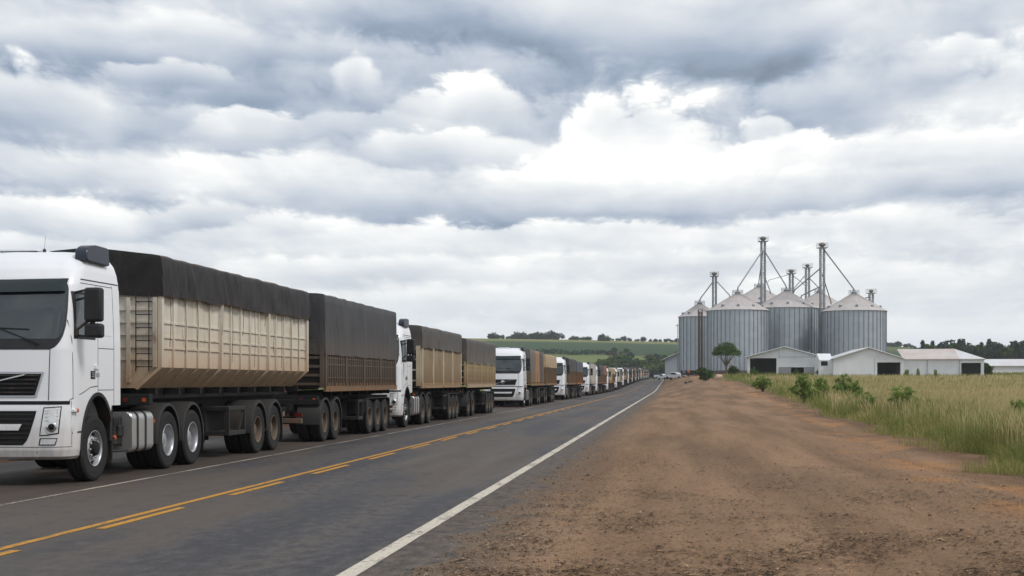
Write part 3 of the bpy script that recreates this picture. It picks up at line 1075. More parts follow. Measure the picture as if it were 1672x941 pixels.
def cab_shell():
    b = MB()
    us = [k / 6 for k in range(-6, 7)]
    us = [-3 + k / 10 for k in range(0, 10)] + [-2 + k / 8 for k in range(0, 8)] + us + [1 + k / 8 for k in range(1, 9)] + [2 + k / 10 for k in range(1, 11)]
    zs = sorted(set([round(q, 3) for q in np.linspace(0.40, 3.705, 70)] + [float(q) for q in CS[:, 0]]))
    rings = []
    for z in zs:
        pts = [CP(u, z) for u in us]
        rings.append([b.bm.verts.new(p) for p in pts])
    n = len(us)
    for i in range(len(rings) - 1):
        for k in range(n):
            f = b.bm.faces.new((rings[i][k], rings[i][(k + 1) % n], rings[i + 1][(k + 1) % n], rings[i + 1][k]))
            f.smooth = True
    b.bm.faces.new(rings[0][::-1]); b.bm.faces.new(rings[-1])
    bmesh.ops.recalc_face_normals(b.bm, faces=b.bm.faces)
    me = b.mesh('cab', [M_white, M_black])
    o = link('tmp_cab', me)
    c = MB()
    pts = []
    for k in range(25):                                        # the wheel arch outline, then back along the sill
        a = PI + 0.35 - (PI + 0.35 + 0.0) * k / 24
        pts.append((1.29 + .60 * math.cos(a), .55 + .83 * math.sin(a)))
    pts = [p for p in pts if not (p[0] > 1.80 and p[1] < 1.20)]
    pts += [(1.84, 1.205), (2.5, 1.205), (2.5, -.2), (.72, -.2)]
    c.prism(pts, 'X', -1.6, 1.6)
    cut = c.build('tmp_cut', M_black)
    md = o.modifiers.new('b', 'BOOLEAN')
    md.operation = 'DIFFERENCE'; md.solver = 'EXACT'; md.object = cut
    dg = bpy.context.evaluated_depsgraph_get()
    me2 = bpy.data.meshes.new_from_object(o.evaluated_get(dg))
    for p in me2.polygons:
        if abs(p.normal.x) < 0.25 and p.center.y > 0.60 and p.center.z < 1.45 and p.center.y < 2.19:
            p.material_index = 1
            p.use_smooth = False
    bpy.data.objects.remove(o); bpy.data.objects.remove(cut)
    return finish(me2, 30)


def make_tractor():
    T = empty('truck_tractor')
    me = cab_shell()
    me.materials.clear()
    me.materials.append(M_white); me.materials.append(M_black)
    cab = link('cab', me, T)
    # windscreen with its black surround and visor
    b = MB()
    wl = lambda f: float(np.interp(f, [0, .04, .10, .20, .35, .6, .9, .96, 1], [.97, 1.12, 1.25, 1.36, 1.43, 1.44, 1.40, 1.34, 1.22]))
    skin(b, zrows(2.085, 3.15, lambda f, z: (-wl(f), wl(f)), 26), .004, .03, 40)
    b.build('windscreen_surround', M_black, T)
    b = MB()
    gl = lambda f: float(np.interp(f, [0, .05, .12, .3, 1], [1.12, 1.24, 1.30, 1.36, 1.36]))
    skin(b, zrows(2.25, 3.02, lambda f, z: (-gl(f), gl(f)), 20), .010, .02, 40)
    b.build('windscreen', M_glass, T)
    b = MB()
    rows = []
    for k in range(7):
        z = 3.185 - .20 * k / 6
        rows.append([CP(-1.36 + 2.72 * j / 30, 3.16, .012) + Vector((0, -.13 * (k / 6) ** 0.8, z - 3.16 + 0.01 * math.cos(j / 30 * 2 * PI))) for j in range(31)])
    b.grid(rows)
    back = [[p + Vector((0, .014, .006)) for p in r] for r in rows]
    b.grid(back, flip=True); b.grid([rows[0], back[0]], False); b.grid([rows[-1], back[-1]], False)
    b.grid([[r[0] for r in rows], [r[0] for r in back]], False); b.grid([[r[-1] for r in rows], [r[-1] for r in back]], False)
    b.build('sun_visor', M_visor, T)
    for x0, x1 in ((-.75, -.10), (.15, .80)):
        b = MB()
        p0 = CP(ux(abs(x1), 2.17) * (1 if x1 > 0 else -1), 2.17, .03)
        p1 = CP(ux(abs(x0), 2.36) * (1 if x0 > 0 else -1), 2.42, .028)
        b.bar(p0, p1, .022, .016)
        e = p1 + (p1 - p0) * 0.05
        q0 = CP(ux(abs(x0) if x0 < 0 else x0, 2.30) * (1 if x0 > 0 else -1) , 2.30, .022)
        b.bar(p1, CP(ux(.02, 2.38) if x0 < 0 else ux(.62, 2.40), 2.40, .024), .018, .014)
        b.build('wiper', M_black, T)
    # front: grille, lower opening, lamps
    b = MB()
    skin(b, zrows(1.36, 1.745, lambda f, z: (-ux(.79 + .10 * f, z), ux(.79 + .10 * f, z)), 6), .014, .05, 28)
    g = b.build('grille_frame', M_silver, T)
    b = MB()
    skin(b, zrows(1.385, 1.715, lambda f, z: (-ux(.765 + .092 * f, z), ux(.765 + .092 * f, z)), 6), .018, .03, 28)
    b.mi = 1
    for k in range(5):
        z = 1.42 + .065 * k
        ww = .74 + .02 * k
        skin(b, [(z, -ux(ww, z), ux(ww, z)), (z + .022, -ux(ww, z), ux(ww, z))], .036, .03, 28)
    b.build('grille', [M_gap, M_black], T)
    b = MB()
    p0, p1 = CP(-ux(.60, 1.43), 1.42, .045), CP(ux(.62, 1.70), 1.70, .045)
    b.bar(p0, p1, .05, .016, bev=.004)
    c0 = CP(0, 1.56, .05)
    b.lathe([(.085, -.012), (.108, -.012), (.112, .0), (.104, .012), (.088, .012), (.085, -.012)], 28, 'Y', c0)
    b.lathe([(.085, .0), (.05, -.006), (.003, -.008)], 28, 'Y', c0)
    b.bar(c0 + Vector((.07, -.01, .07)), c0 + Vector((.135, -.012, .135)), .022, .012)
    b.build('grille_emblem', M_chrome, T)
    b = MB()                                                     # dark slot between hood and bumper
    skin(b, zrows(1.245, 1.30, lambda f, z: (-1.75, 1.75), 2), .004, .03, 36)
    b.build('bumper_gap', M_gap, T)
    b = MB()
    skin(b, zrows(.63, 1.15, lambda f, z: (-ux(.60 + .20 * f ** .6, z), ux(.60 + .20 * f ** .6, z)), 8), .005, .03, 28)
    b.mi = 1
    for k in range(7):
        z = .655 + .072 * k
        ww = .60 + .17 * (k / 7) ** .6
        skin(b, [(z, -ux(ww, z), ux(ww, z)), (z + .02, -ux(ww, z), ux(ww, z))], .012, .02, 24)
    b.build('lower_grille', [M_gap, M_black], T)
    b = MB()
    skin(b, zrows(.855, .95, lambda f, z: (-ux(.54 + .05 * f, z), ux(.54 + .05 * f, z)), 2), .022, .03, 20)
    b.build('bumper_bar', M_white, T)
    b = MB()
    skin(b, zrows(.595, .603, lambda f, z: (-1.9, 1.9), 1), .003, .02, 40)
    for s in (-1, 1):
        skin(b, zrows(.42, .60, lambda f, z: (s * ux(.80, z), s * ux(.81, z)), 2), .003, .02, 1)
        skin(b, zrows(1.31, 2.08, lambda f, z: (s * (ux(.96, z)), s * (ux(.972, z))), 6), .003, .02, 1)
    b.build('bumper_seam', M_seam, T)
    b = MB()
    skin(b, zrows(.445, .565, lambda f, z: (-ux(.26, z), ux(.26, z)), 2), .016, .02, 6)
    b.build('number_plate', M_plate, T)
    for s in (-1, 1):
        # headlamp: a clear slanted lens, its lower edge rising outwards
        def lampz(a, c, z0, z1): return z0 + .035 * a + (z1 - z0 - .02 * a) * c
        def lampu(a, c, m): return s * ((ux(.845 + m + .055 * c, .98)) + (ux(1.10 - m + .03 * c, .98) + .06 - ux(.845 + m + .055 * c, .98)) * a)
        def quad(mb, m, z0, z1, off, dep, n=10):
            rows = [[CP(lampu(i / n, c, m), lampz(i / n, c, z0, z1), off) for i in range(n + 1)] for c in [q / 6 for q in range(7)]]
            base = [[CP(lampu(i / n, c, m), lampz(i / n, c, z0, z1), off - dep) for i in range(n + 1)] for c in [q / 6 for q in range(7)]]
            mb.grid(rows); mb.grid([rows[0], base[0]], False); mb.grid([rows[-1], base[-1]], False)
            mb.grid([[r[0] for r in rows], [r[0] for r in base]], False); mb.grid([[r[-1] for r in rows], [r[-1] for r in base]], False)
        b = MB()
        quad(b, 0, .765, 1.205, .004, .03)
        b.build('headlight_bezel', M_black, T)
        b = MB()
        quad(b, .016, .782, 1.188, .010, .02)
        hl = b.build('headlight', M_lens, T)
        b = MB()
        p = CP(lampu(.52, .3, .016), .905, .012)
        nrm = (CP(lampu(.52, .3, .016), .905, .1) - CP(lampu(.52, .3, .016), .905, 0)).normalized()
        Mx = Matrix.Translation(p) @ nrm.to_track_quat('Z', 'Y').to_matrix().to_4x4()
        def disc(mb, rr):
            n0 = len(mb.bm.verts)
            mb.lathe([(rr[0], 0), (rr[0] * .96, rr[2]), (rr[1], rr[2])], 22, 'Z')
            mb.bm.verts.ensure_lookup_table()
            for v in list(mb.bm.verts)[n0:]: v.co = Mx @ v.co
        disc(b, (.078, .050, .010))
        b.mi = 1
        disc(b, (.050, .002, .006))
        b.build('lamp_reflector', [M_chrome, M_gap], hl)
        b = MB()
        for zz in (1.0, 1.055, 1.11, 1.15):
            q0, q1 = CP(lampu(.08, .55, .016), zz, .013), CP(lampu(.92, .55, .016), zz + .012, .013)
            b.bar(q0, q1, .008, .006)
        b.build('lamp_trim', M_silver, hl)
        b = MB()
        skin(b, zrows(.625, .735, lambda f, z: (s * ux(.83 + .02 * f, z), s * (ux(1.05 + .03 * f, z) + .06)), 3), .005, .03, 12)
        b.mi = 1
        skin(b, zrows(.64, .72, lambda f, z: (s * ux(.85 + .02 * f, z), s * (ux(1.04 + .03 * f, z) + .05)), 3), .011, .02, 12)
        b.build('fog_light', [M_black, M_lens], T)
        b = MB()
        p = CP(s * 1.93, 1.15, .0)
        b.box(p.x - .02, p.x + .045, p.y - .05, p.y + .06, 1.125, 1.175, .012, 2)
        b.mi = 1
        b.box(p.x + .03 * s - .02, p.x + .03 * s + .024, p.y + .058, p.y + .10, 1.12, 1.18, .006)
        b.build('side_repeater', [M_white, M_orange], T)
        # doors and side glass
        b = MB()
        skin(b, zrows(2.26, 3.0, lambda f, z: (s * uy(.43 + .10 * f, z), s * uy(1.20, z)), 8), .004, .02, 12)
        b.build('window_frame', M_black, T)
        b = MB()
        skin(b, zrows(2.31, 2.955, lambda f, z: (s * uy(.475 + .10 * f, z), s * uy(1.16, z)), 8), .009, .015, 12)
        b.build('side_window', M_glass, T)
        b = MB()
        for y, z0, z1 in ((.385, 1.32, 3.14), (1.30, 1.42, 3.14), (1.93, 1.21, 3.17)):
            seam_v(b, y, z0, z1, s)
        seam_h(b, 3.14, .72, 1.93, s); seam_h(b, 2.13, 1.30, 1.93, s); seam_h(b, 1.46, 1.30, 1.93, s); seam_h(b, 3.20, .75, 2.18, s, .02)
        for pts in (((.30, 1.30), (.36, 1.33), (.75, 1.42), (1.02, 1.50), (1.30, 1.52)), ((.345, .62), (.345, .80), (.34, 1.30)), ((.345, .79), (.69, .80))):
            for (ya, za), (yb, zb) in zip(pts, pts[1:]):
                hv = abs(yb - ya) < .05
                L0 = [CP(s * uy(ya, za), za, .003), CP(s * uy(yb, zb), zb, .003)]
                o0 = Vector((0, .013, 0)) if hv else Vector((0, 0, .013 if za > .85 else .03))
                b.grid([L0, [p + o0 for p in L0]], False)
        b.build('door_seam', M_seam, T)
        b = MB()                                                 # pressed panel behind the door
        skin(b, zrows(2.34, 2.98, lambda f, z: (s * uy(1.40, z), s * uy(1.83, z)), 2), .006, .012, 4)
        b.build('sleeper_panel', M_white, T)
        b = MB()
        skin(b, zrows(1.80, 1.855, lambda f, z: (s * uy(1.14, z), s * uy(1.27, z)), 1), .03, .03, 3)
        b.build('door_handle', M_white, T)
        b = MB()
        skin(b, zrows(1.64, 1.765, lambda f, z: (s * uy(1.02, z), s * uy(1.18, z)), 1), .008, .02, 3)
        b.mi = 1
        for k in range(3):
            skin(b, zrows(1.665 + .03 * k, 1.68 + .03 * k, lambda f, z: (s * uy(1.04 + .02 * (k == 1), z), s * uy(1.15, z)), 1), .012, .01, 2)
        for k in range(3):
            skin(b, zrows(1.67, 1.735, lambda f, z: (s * uy(1.22 + .05 * k, z), s * uy(1.25 + .05 * k, z)), 1), .007, .01, 1)
        b.build('side_badge', [M_gap, M_silver], T)
        # arch trim
        b = MB()
        rows_o, rows_i = [], []
        for k in range(31):
            a = PI + .15 - (PI + .15 - .52) * k / 30
            for rows, ex in ((rows_o, .045), (rows_i, -.012)):
                rows.append(Vector((s * 1.262, 1.29 + (.60 + ex) * math.cos(a), .55 + (.83 + ex) * math.sin(a))))
        b.grid([rows_o, rows_i], False)
        b.grid([rows_o, [Vector((s * 1.235, p.y, p.z)) for p in rows_o]], False)
        b.grid([rows_i, [Vector((s * 1.05, p.y, p.z)) for p in rows_i]], False)
        b.build('arch_trim', M_black, T)
        b = MB()
        b.box(s * .82 - .40 * (s < 0), s * .82 + .40 * (s > 0), 1.93, 1.965, .24, 1.20, .01)
        b.box(s * 1.0 - .22 * (s < 0), s * 1.0 + .22 * (s > 0), 1.86, 1.93, .62, 1.26, .01)
        b.build('mudflap', M_black, T)
        # mirrors
        b = MB()
        X = lambda a0, a1: (min(s * a0, s * a1), max(s * a0, s * a1))
        b.box(*X(1.385, 1.665), .44, .60, 2.52, 3.05, .045, 3)
        b.box(*X(1.385, 1.665), .45, .62, 2.27, 2.495, .045, 3)
        b.box(*X(1.47, 1.53), .50, .56, 2.45, 2.55)
        b.bar((s * 1.17, .60, 2.98), (s * 1.50, .52, 3.035), .04, .03)
        b.bar((s * 1.17, .62, 2.86), (s * 1.42, .52, 2.90), .03, .03)
        b.bar((s * 1.20, .52, 2.36), (s * 1.46, .52, 2.56), .045, .03)
        b.bar((s * 1.20, .53, 2.32), (s * 1.46, .54, 2.29), .03, .03)
        b.box(*X(1.16, 1.27), .46, .56, 2.28, 2.42, .015, 1)
        b.build('mirror', M_black, T)
    # roof things
    M_fair = simple('dark blue fairing', lin(34, 41, 56), 0.35, 0, 0.15, 4)
    for s in (1, -1):
        prof = [(.98, 3.54), (.98, 3.60), (1.0, 3.67), (1.06, 3.73), (1.16, 3.765), (1.30, 3.785), (1.80, 3.785), (1.84, 3.76), (1.88, 3.50), (1.80, 3.485), (1.02, 3.51)]
        b = MB()
        x0, x1 = (1.0, 1.205) if s > 0 else (-1.205, -1.0)
        b.prism(prof, 'X', x0, x1, .018)
        b.build('roof_deflector', M_fair, T)
    b = MB()
    b.lathe([(.03, 3.68), (.028, 3.72), (.008, 3.74), (.003, 3.745)], 10, 'Z', (.35, 1.3, 0))
    b.tube([(.35, 1.3, 3.74), (.35, 1.34, 3.95)], .0025, 5)
    b.build('antenna', M_black, T)
    b = MB()
    b.box(-.42, .30, 1.15, 1.95, 3.69, 3.725, .012, 2)
    b.build('roof_hatch', M_white, T)
    b = MB()                                                     # cab back wall fairings
    b.box(-1.19, -1.13, 2.185, 2.46, 1.24, 3.12, .02, 2); b.box(1.13, 1.19, 2.185, 2.30, 1.24, 3.12, .02, 2)
    b.build('side_deflector', M_white, T)
    # chassis
    b = MB()
    for s in (-1, 1):
        b.box(s * .43 - .05, s * .43 + .05, .55, 6.45, .72, .98)
    b.box(-.42, .42, .40, 2.2, .55, 1.19, .05)
    for y in (1.29, 4.5, 5.8):
        b.tube([(-.95, y, .52), (.95, y, .52)], .085, 10)
        b.box(-.25, .25, y - .2, y + .2, .33, .74, .06)
    for y in (2.9, 3.8, 6.3):
        b.box(-.42, .42, y - .05, y + .05, .76, .94)
    b.box(-.5, .5, 4.55, 5.75, .98, 1.05)
    b.build('chassis', M_chassis, T)
    b = MB()
    b.lathe([(.003, 1.145), (.46, 1.145), (.47, 1.12), (.45, 1.06), (.003, 1.06)], 24, 'Z', (0, 5.1, 0))
    b.build('fifth_wheel', M_chassis, T)
    for s, m in ((1, M_alu), (-1, M_alu)):
        b = MB()
        y0, y1 = 2.42, 3.74
        pr = []
        for cx, cz, a0 in ((1.12, .97, 0), (.80, .97, 90), (.80, .48, 180), (1.12, .48, 270)):
            for k in range(6):
                a = R(a0 + 90 * k / 5)
                pr.append((s * (cx + .10 * math.cos(a)), cz + .10 * math.sin(a)))
        b.prism(pr, 'Y', y0 + .35, y1, .02)
        tk = b.build('fuel_tank', m, T)
        for y in (3.02, 3.38):
            b = MB()
            pr2 = [(s * (.96 + (abs(x) - .96) * 1.035), .725 + (z - .725) * 1.03) for x, z in pr]
            b.prism(pr2, 'Y', y - .035, y + .035)
            b.build('tank_strap', M_black, tk)
        b = MB()
        b.box(min(s * .72, s * 1.06), max(s * .72, s * 1.06), y0 + .0, y0 + .34, .52, 1.0, .02)
        b.tube([(s * .9, 2.2, .62), (s * .9, 2.44, .62)], .14, 14)
        b.box(min(s * .98, s * 1.12), max(s * .98, s * 1.12), y0 + .06, y0 + .26, .66, .86, .02)
        b.tube([(s * 1.12, 2.16, .44), (s * 1.16, 2.72, .42)], .018, 6)
        b.tube([(s * 1.1, 2.5, .92), (s * .98, 2.62, .60), (s * 1.05, 2.74, .5)], .014, 6)
        b.build('battery_box', M_black, T)
        b = MB()
        p = (s * 1.08, 2.30, .66)
        b.tube([p, (p[0] + s * .05, p[1], p[2])], .035, 12)
        b.build('marker_lamp', M_orange, T)
        b = MB()
        b.box(min(s * 1.16, s * 1.19), max(s * 1.16, s * 1.19), 3.85, 3.90, .86, .92)
        b.build('marker_lamp', M_orange, T)
        # rear mudguards over both drive axles
        for y in (4.5, 5.8):
            b = MB()
            rows = []
            for (x0, dz) in ((.60, 0), (1.20, 0), (1.225, -.015), (1.225, -.06)):
                rows.append([Vector((s * x0, y + (.60 + dz) * math.cos(a), RT + (.685 + dz) * math.sin(a))) for a in [PI * 1.02 - PI * 1.02 * k / 20 for k in range(21)]])
            b.grid(rows)
            rows2 = [[p + Vector((0, (y - p.y) * .03, (RT - p.z) * .03)) for p in r] for r in rows[:2]]
            b.grid(rows2, flip=True)
            b.build('mudguard', M_guard, T)
        b = MB()
        b.box(min(s * .62, s * 1.20), max(s * .62, s * 1.20), 6.43, 6.455, .22, .80)
        b.build('mudflap', M_black, T)
    for s in (1, -1):
        wheel(T, s, 1.29, 1.215, ME_TYRE1, ME_RIMF)
        for y in (4.5, 5.8):
            wheel(T, s, y, 1.22, ME_TYRE2, ME_RIMS)
    return T


# ------------------------------------------------------------------ trailers
def make_tarp(L, z_edge, z_sh, ridge, m, seed, wave=.018, front_drop=None, sag=.02, hw=1.315, bow=1.15):
    """a canvas cover: sides down to z_edge, shoulders at z_sh, a low ridge; slack between the bows"""
    b = MB()
    ny = max(24, int(L / .11))
    cross = []
    for k in range(9): cross.append((1.0, k / 8, 0))               # side, bottom to shoulder
    prof = []
    for k in range(9): prof.append(('s', k / 8))
    for k in range(1, 13): prof.append(('r', k / 12))
    P = []
    for j in range(ny + 1):
        y = -.03 + (L + .06) * j / ny
        row = []
        bowf = 0.5 - 0.5 * math.cos(2 * PI * y / bow)                # 0 on a bow, 1 between
        for side in (1, -1):
            half = []
            for kind, f in prof:
                nz = mnoise.noise(Vector((y * 1.9, f * 1.3 + 7 * side, seed)))
                wr = mnoise.noise(Vector((y * 6.5 + f * 1.5, f * 0.8, seed + 3.3))) + .8 * mnoise.noise(Vector((y * 3.1 - f * 2.2, f * 1.6, seed + 7.7)))
                if kind == 's':
                    ed = mnoise.noise(Vector((y * 1.3, side * 3.0, seed + 9))) * wave * 2.5 + .035 * (0.5 - 0.5 * math.cos(2 * PI * y / .62)) * (wave / .018) * .5
                    z = z_edge + ed * (1 - f) + (z_sh - z_edge) * f
                    x = hw + .012 - .035 * f ** 3 - sag * .35 * bowf * math.sin(f * PI) + nz * .022 + wr * wave * (1.25 - .5 * f)
                    half.append(Vector((side * x, y, z)))
                else:
                    a = f
                    x = hw - .02 - .07 * min(1, a * 6) * (1 if a > 0 else 0) - (hw - .09) * max(0, (a - 1 / 12)) / (11 / 12)
                    z = z_sh + .05 * min(1, a * 8) + ridge * a ** .9 - sag * bowf * math.sin(a * PI * .95) * 2.2 + nz * .022 + .018 * mnoise.noise(Vector((y * .7, side, seed + 21)))
                    half.append(Vector((side * x, y, z)))
            row.append(half)
        P.append(row[0] + row[1][::-1][1:])
    b.grid(P)
    # front and rear flaps
    nst = 16
    for end, (j, yy) in enumerate(((0, -.03), (ny, L + .03))):
        prow = P[j]
        fd = z_edge if front_drop is None else front_drop
        rows = []
        for k in range(nst + 1):
            f = k / nst
            r = []
            for p in prow:
                zt = p.z
                lim = fd + .03 * mnoise.noise(Vector((p.x * 1.7, end * 5.0, seed)))
                z = zt if zt <= lim else zt + (lim - zt) * f
                q = Vector((p.x * (1 - .004 * math.sin(f * PI)), p.y, z))
                q.y += (-1 if end == 0 else 1) * (.010 + .03 * f * 0 + .016 * math.sin(min(1, f * 4) * PI / 2) * (1 if abs(p.x) < 1.29 else 0)) + wave * mnoise.noise(Vector((p.x * 3.5 + f * 2, f * 1.5, seed + 1))) * 1.4
                if k == 0: q = p.copy()
                r.append(q)
            rows.append(r)
        b.grid(rows[1:], flip=(end == 0))
        b.grid([prow, rows[1]], flip=(end == 0))
    bmesh.ops.remove_doubles(b.bm, verts=b.bm.verts, dist=0.0008)
    return finish(b.mesh('tarpaulin', m), 60)


def rope(b, y, z0, z1, side, hw):
    b.tube([(side * (hw + .035), y, z1), (side * (hw + .045), y + .015, (z0 + z1) / 2), (side * (hw + .03), y, z0)], .005, 5)


def make_trailer(kind, L, z_bot, z_wall, z_tarp_edge, z_sh, ridge, m_wall, m_tarp, axles, front_axles=(), rim=None, seed=1, m_low=None, m_mid=None, ladder=False, ropes=False, tarp_wave=.018, full=True):
    T = empty('grain_trailer')
    hw = 1.29
    mats = [m_wall, m_low or m_wall, M_chassis, m_mid or M_slatgap, M_slatgap]
    b = MB()
    if kind == 'tub':
        zc, xi = z_bot + .37, .86
        pr = [(hw, zc), (hw, z_wall), (-hw, z_wall), (-hw, zc), (-xi, z_bot), (xi, z_bot)]
        b.prism(pr, 'Y', 0, L)
        n = 15
        for s in (1, -1):
            for k in range(n + 1):
                y = .03 + (L - .06) * k / n
                big = k % 5 == 0
                wd, dp = (.10, .075) if big else (.045, .040)
                b.box(min(s * hw, s * (hw + dp)), max(s * hw, s * (hw + dp)), y - wd / 2, y + wd / 2, zc, z_wall)
                if True:
                    wd2 = wd * (1.0 if big else .6)
                    dpc = dp * (.6 if big else .35)
                    pts = [(s * hw, zc), (s * (hw + dp), zc), (s * (hw + dpc), zc - .03), (s * (xi + dpc), z_bot - dpc * .6), (s * xi, z_bot)]
                    b.prism(pts, 'Y', y - wd2 / 2 - .004, y + wd2 / 2 + .004)
            for f in (.33, .52, .66):
                z = z_wall - (z_wall - zc) * f - .12
                b.box(min(s * hw, s * (hw + .022)), max(s * hw, s * (hw + .022)), .04, L - .04, z - .018, z + .018)
            b.box(min(s * hw, s * (hw + .04)), max(s * hw, s * (hw + .04)), .0, L, z_wall - .05, z_wall + .03)
        for z in np.linspace(zc + .15, z_wall - .35, 5):
            b.box(-hw + .06, hw - .06, -.035, 0, z - .02, z + .02)
        for x in (-1.24, -.75, 0, .75, 1.24):
            b.box(x - .035, x + .035, -.05, 0, z_bot + .1 if abs(x) < 1 else zc, z_tarp_edge - .03)
    elif kind == 'slat':
        b.mi = 3
        b.prism([(hw, z_bot), (hw, z_wall), (-hw, z_wall), (-hw, z_bot)], 'Y', 0, L)
        b.mi = 0
        n = int(L / .25)
        for s in (1, -1):
            for k in range(n + 1):
                y = .03 + (L - .06) * k / n
                big = k % 9 == 0
                wd, dp = (.10, .075) if big else (.052, .05)
                b.box(min(s * hw, s * (hw + dp)), max(s * hw, s * (hw + dp)), y - wd / 2, y + wd / 2, z_bot + .02, z_wall)
            for f in (.22, .46, .95):
                z = z_wall - (z_wall - z_bot) * f * .75
                b.box(min(s * hw, s * (hw + .030)), max(s * hw, s * (hw + .030)), .04, L - .04, z - .016, z + .016)
            b.mi = 1
            b.box(min(s * hw, s * (hw + .07)), max(s * hw, s * (hw + .07)), .0, L, z_bot - .10, z_bot + .05)
            for k in range(int(L / .42)):
                y = .25 + .42 * k
                b.box(min(s * hw, s * (hw + .085)), max(s * hw, s * (hw + .085)), y - .05, y + .05, z_bot + .05, z_bot + .13)
            b.mi = 0
        for z in np.linspace(z_bot + .1, z_wall - .15, 4):
            b.box(-hw + .02, hw - .02, -.04, 0, z - .035, z + .035)
        for x in (-1.25, 0, 1.25):
            b.box(x - .045, x + .045, -.07, 0, z_bot, z_wall)
    elif kind == 'corr':
        # deep vertical corrugation between stout posts
        b.mi = 4  # groove bottoms coloured dark, standing in for their shade
        b.prism([(hw - .03, z_bot), (hw - .03, z_wall), (-hw + .03, z_wall), (-hw + .03, z_bot)], 'Y', 0, L)
        b.mi = 0
        n = int(L / .21)
        for s in (1, -1):
            for k in range(n):
                y0 = .05 + (L - .1) * k / n
                dy = (L - .1) / n
                pts = [(s * (hw - .03), y0), (s * (hw + .02), y0 + dy * .22), (s * (hw + .02), y0 + dy * .62), (s * (hw - .03), y0 + dy * .84)]
                b.mi = 3
                b.prism(pts, 'Z', z_bot + .12, z_wall)
                b.mi = 0
            for k in range(5):
                y = .09 + (L - .18) * k / 4
                b.box(min(s * (hw - .03), s * (hw + .06)), max(s * (hw - .03), s * (hw + .06)), y - .075, y + .075, z_bot, z_wall)
            b.mi = 1
            b.box(min(s * (hw - .03), s * (hw + .05)), max(s * (hw - .03), s * (hw + .05)), 0, L, z_bot - .08, z_bot + .12)
            for k in range(int(L / .33)):
                y = .2 + .33 * k
                b.box(min(s * hw, s * (hw + .07)), max(s * hw, s * (hw + .07)), y - .035, y + .035, z_bot + .02, z_bot + .20)
            b.mi = 0
        for z in np.linspace(z_bot + .2, z_wall - .1, 4):
            b.box(-hw + .05, hw - .05, -.03, 0, z - .03, z + .03)
        for x in (-1.20, -.4, .4, 1.20):
            b.box(x - .08, x + .08, -.06, 0, z_bot, z_wall)
    else:                                                        # smooth box
        b.prism([(hw, z_bot), (hw, z_wall), (-hw, z_wall), (-hw, z_bot)], 'Y', 0, L, .02)
        for s in (1, -1):
            for k in range(9):
                y = .06 + (L - .12) * k / 8
                b.box(min(s * hw, s * (hw + .015)), max(s * hw, s * (hw + .015)), y - .03, y + .03, z_bot + .03, z_wall - .03)
            b.mi = 1
            b.box(min(s * hw, s * (hw + .03)), max(s * hw, s * (hw + .03)), 0, L, z_bot - .10, z_bot + .42)
            b.mi = 0
    b.build('cargo_box', mats, T)
    if m_tarp is not None:
        tp = link('tarpaulin', make_tarp(L, z_tarp_edge, z_sh, ridge, m_tarp, seed, tarp_wave, hw=hw + (.095 if kind == 'tub' else .05 if kind != 'corr' else .06)), T)
        if ropes:
            nb = int(L / .7)
            for k in range(nb):
                y = .3 + (L - .6) * k / max(1, nb - 1) + random.uniform(-.08, .08)
                b = MB()
                rope(b, y, z_bot + .42 + random.uniform(0, 1.0) ** 2, z_tarp_edge + .03, 1, hw + .075)
                b.build('tie_rope', M_rope, T)
    # frame and running gear
    b = MB()
    zt = (z_bot - .10) if kind != 'tub' else z_bot - .005
    for s in (-1, 1):
        b.box(s * .48 - .06, s * .48 + .06, .12, L - .12, 1.13, min(zt, 1.46))
        b.box(s * .48 - .05, s * .48 + .05, L * .45, L - .12, .92, 1.13)
    for k in range(9):
        y = .25 + (L - .5) * k / 8
        b.box(-1.16, 1.16, y - .04, y + .04, zt - .12, zt)
    if kind == 'tub':
        for s in (-1, 1):
            b.box(s * .80 - .05, s * .80 + .05, .1, L - .1, 1.28, zt)
    for y in list(axles) + list(front_axles):
        b.tube([(-.9, y, RT), (.9, y, RT)], .075, 10)
        for s in (-1, 1):
            b.box(s * .5 - .05, s * .5 + .05, y - .42, y + .42, .62, .72)
            b.box(s * .5 - .06, s * .5 + .06, y - .10, y + .10, .70, 1.13)
    if front_axles:
        ym = sum(front_axles) / len(front_axles)
        b.lathe([(.003, 1.12), (.55, 1.12), (.57, 1.08), (.57, 1.0), (.003, 1.0)], 20, 'Z', (0, ym, 0))
        for s in (-1, 1):
            b.box(s * .45 - .05, s * .45 + .05, front_axles[0] - .9, front_axles[-1] + .6, .84, 1.0)
        b.bar((-.4, front_axles[0] - .85, .9), (0, -1.35, .72), .10, .10); b.bar((.4, front_axles[0] - .85, .9), (0, -1.35, .72), .10, .10)
    b.build('chassis', M_chassis, T)
    # storage frame, underrun bar
    ax0 = axles[0]
    gapa = (front_axles[-1] + .75) if front_axles else L * .42
    y1 = ax0 - .85
    y0 = max(gapa + .05, y1 - (1.25 if kind == 'tub' else .62))
    if y1 - y0 > .3:
        for s in ((1, -1) if full else (1,)):
            b = MB()
            X = lambda a0, a1: (min(s * a0, s * a1), max(s * a0, s * a1))
            b.box(*X(.55, 1.2), y0, y1, .98, 1.07, .01); b.box(*X(.55, 1.2), y0, y1, .46, .56, .01)
            b.box(*X(1.12, 1.2), y0, y0 + .07, .56, .98); b.box(*X(1.12, 1.2), y1 - .07, y1, .56, .98); b.box(*X(.62, .70), y0, y1, .56, .98)
            if kind == 'tub': b.bar((s * 1.16, y1 - .38, .56), (s * 1.16, y1 - .08, .98), .04)
            b.build('storage_rack', M_guard, T)
    # mudguards: one long low arch per axle, side skirts at each end
    groups = [list(axles)] + ([list(front_axles)] if front_axles else [])
